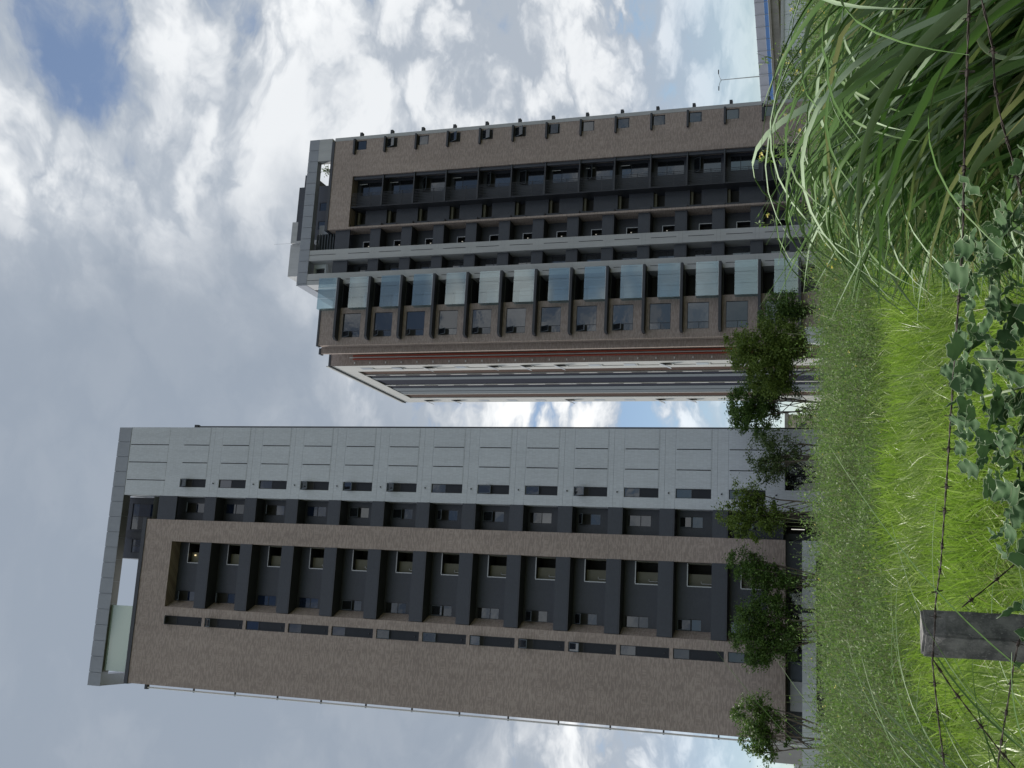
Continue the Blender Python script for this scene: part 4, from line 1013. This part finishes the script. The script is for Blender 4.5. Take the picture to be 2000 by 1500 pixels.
barbed_wire('top barbed wire strand crossing the whole view from the post', [(-.388, 3.3, 1.359), (-.251, 3.25, 1.376), (-.099, 3.15, 1.394), (-.018, 3.145, 1.386), (.048, 3.19, 1.38), (.152, 3.0, 1.377), (.334, 2.85, 1.371), (.565, 2.65, 1.365), (.68, 2.52, 1.364), (.809, 2.4, 1.36), (.959, 2.25, 1.366), (1.081, 2.15, 1.367), (1.192, 2.05, 1.369), (1.40, 1.87, 1.371)], 1)
barbed_wire('barbed wire slanting down to the left from the post head', [(-.096, 3.15, 1.392), (-.171, 3.2, 1.342), (-.256, 3.25, 1.276), (-.323, 3.3, 1.224), (-.362, 3.32, 1.189), (-.52, 3.4, 1.05)], 2)
barbed_wire('lower barbed wire running left from the middle of the post', [(-.017, 3.15, 1.159), (-.027, 3.15, 1.178), (-.086, 3.16, 1.191), (-.187, 3.2, 1.204), (-.291, 3.26, 1.216), (-.45, 3.33, 1.235)], 3)
barbed_wire('barbed wire slanting down to the right behind the post', [(.045, 3.16, 1.316), (.094, 3.2, 1.256), (.143, 3.25, 1.198), (.30, 3.4, 1.02)], 4)
barbed_wire('lower barbed wire sagging among the coarse grass at the right', [(1.45, 1.95, 1.37), (1.31, 2.1, 1.349), (1.23, 2.12, 1.338), (1.194, 2.16, 1.323), (1.158, 2.2, 1.31), (1.106, 2.25, 1.303), (1.052, 2.3, 1.287), (1.006, 2.35, 1.266), (.914, 2.45, 1.227), (.60, 2.75, 1.10)], 5)

# ================================================================== VINE WITH LOBED LEAVES
def leaf_mesh(seed):
    r = random.Random(seed); out = []
    # half outline of a coarsely lobed leaf, base at the origin, tip along +y
    lob = [(.06, .00), (.20, .03), (.34, .10), (.40, .20), (.30, .27), (.24, .33), (.36, .38), (.40, .47), (.30, .55), (.20, .60), (.26, .68), (.22, .77), (.12, .88), (.0, 1.0)]
    right = [(x*r.uniform(.85, 1.18), y+r.uniform(-.02, .02)) for x, y in lob]; left = [(-x*r.uniform(.85, 1.18), y+r.uniform(-.02, .02)) for x, y in lob]
    right[-1] = left[-1] = (0, 1.0)
    cup = r.uniform(.15, .5); cur = r.uniform(-.35, .55); wv = r.uniform(.03, .07); ph = r.uniform(0, 6)
    def zf(x, y): return cup*abs(x)**1.4*1.2-cur*y*y*.5+wv*math.sin(y*15+ph+(3 if x < 0 else 0))*min(1, abs(x)*5)
    V_ = []; F_ = []; m = []
    n = len(lob); mid = []
    for i in range(n): y = lob[i][1]; V_.append((0, y, zf(0, y)))
    for sd in (right, left):
        b = len(V_)
        for x, y in sd: V_.append((x*.55, y*.97+.015, zf(x*.55, y)))
        c = len(V_)
        for x, y in sd: V_.append((x, y, zf(x, y)))
        d = len(V_)
        for i, (x, y) in enumerate(sd): V_.append((x*1.05+(.004 if x > 0 else -.004), y+(.006 if i else -.004), zf(x, y)+.022))
        for i in range(n-1):
            q = [(i, b+i, b+i+1, i+1), (b+i, c+i, c+i+1, b+i+1), (c+i, d+i, d+i+1, c+i+1)]
            for j, f in enumerate(q): F_.append(f if sd is right else f[::-1]); m.append(1 if j == 2 else 0)
    me = bpy.data.meshes.new('leaf'); me.from_pydata(V_, [], F_); me.materials.append(MATS['vine_leaf']); me.materials.append(MATS['vine_vein'])
    me.polygons.foreach_set('material_index', m); me.polygons.foreach_set('use_smooth', [True]*len(F_)); me.update(); return me
def vine():
    r = random.Random(31); o = empty('lobed_leaf_vine', (.5, 2.55, .2)); tag(o, 'low vine with bluish green wavy lobed leaves climbing the fence wires', 'vine')
    meshes = [leaf_mesh(s) for s in range(7)]
    def top(s):        # vine height along the fence, s = 0 at the post, 1 far right
        return 1.15+.20*min(1, max(0, (s+.02)/.55))**.8-.02*math.sin(s*9)
    stems = []
    for i in range(9):
        s = .02+i*.08; pts = []
        for j in range(6):
            t = j/5; ss = s+.05*math.sin(t*5+i)+.09*t; pts.append((-.03+1.15*ss, 3.12-.98*ss+r.uniform(-.06, .06), .25+(top(ss)-.30)*t))
        stems.append(MB().tube(pts, [.006, .0055, .005, .0045, .004, .003], 5).build('stem', 'vine_vein', o, True))
    for i in range(298):
        s = r.uniform(-.06, .78); hz = r.random()**.65
        z = top(s)-.36*(1-hz)*r.uniform(.3, 1); x = -.03+1.15*s+r.gauss(0, .04); y = 3.12-.98*s+r.uniform(-.22, .14)
        if s < .10 and z > 1.17: z -= .07
        q = link('leaf', meshes[i % 7], o, (x, y, z)); k = r.uniform(.034, .076)
        q.scale = (k, k, k); q.rotation_euler = (r.uniform(-.2, 1.25), r.uniform(-.5, .5), r.uniform(0, 6.28))
vine()
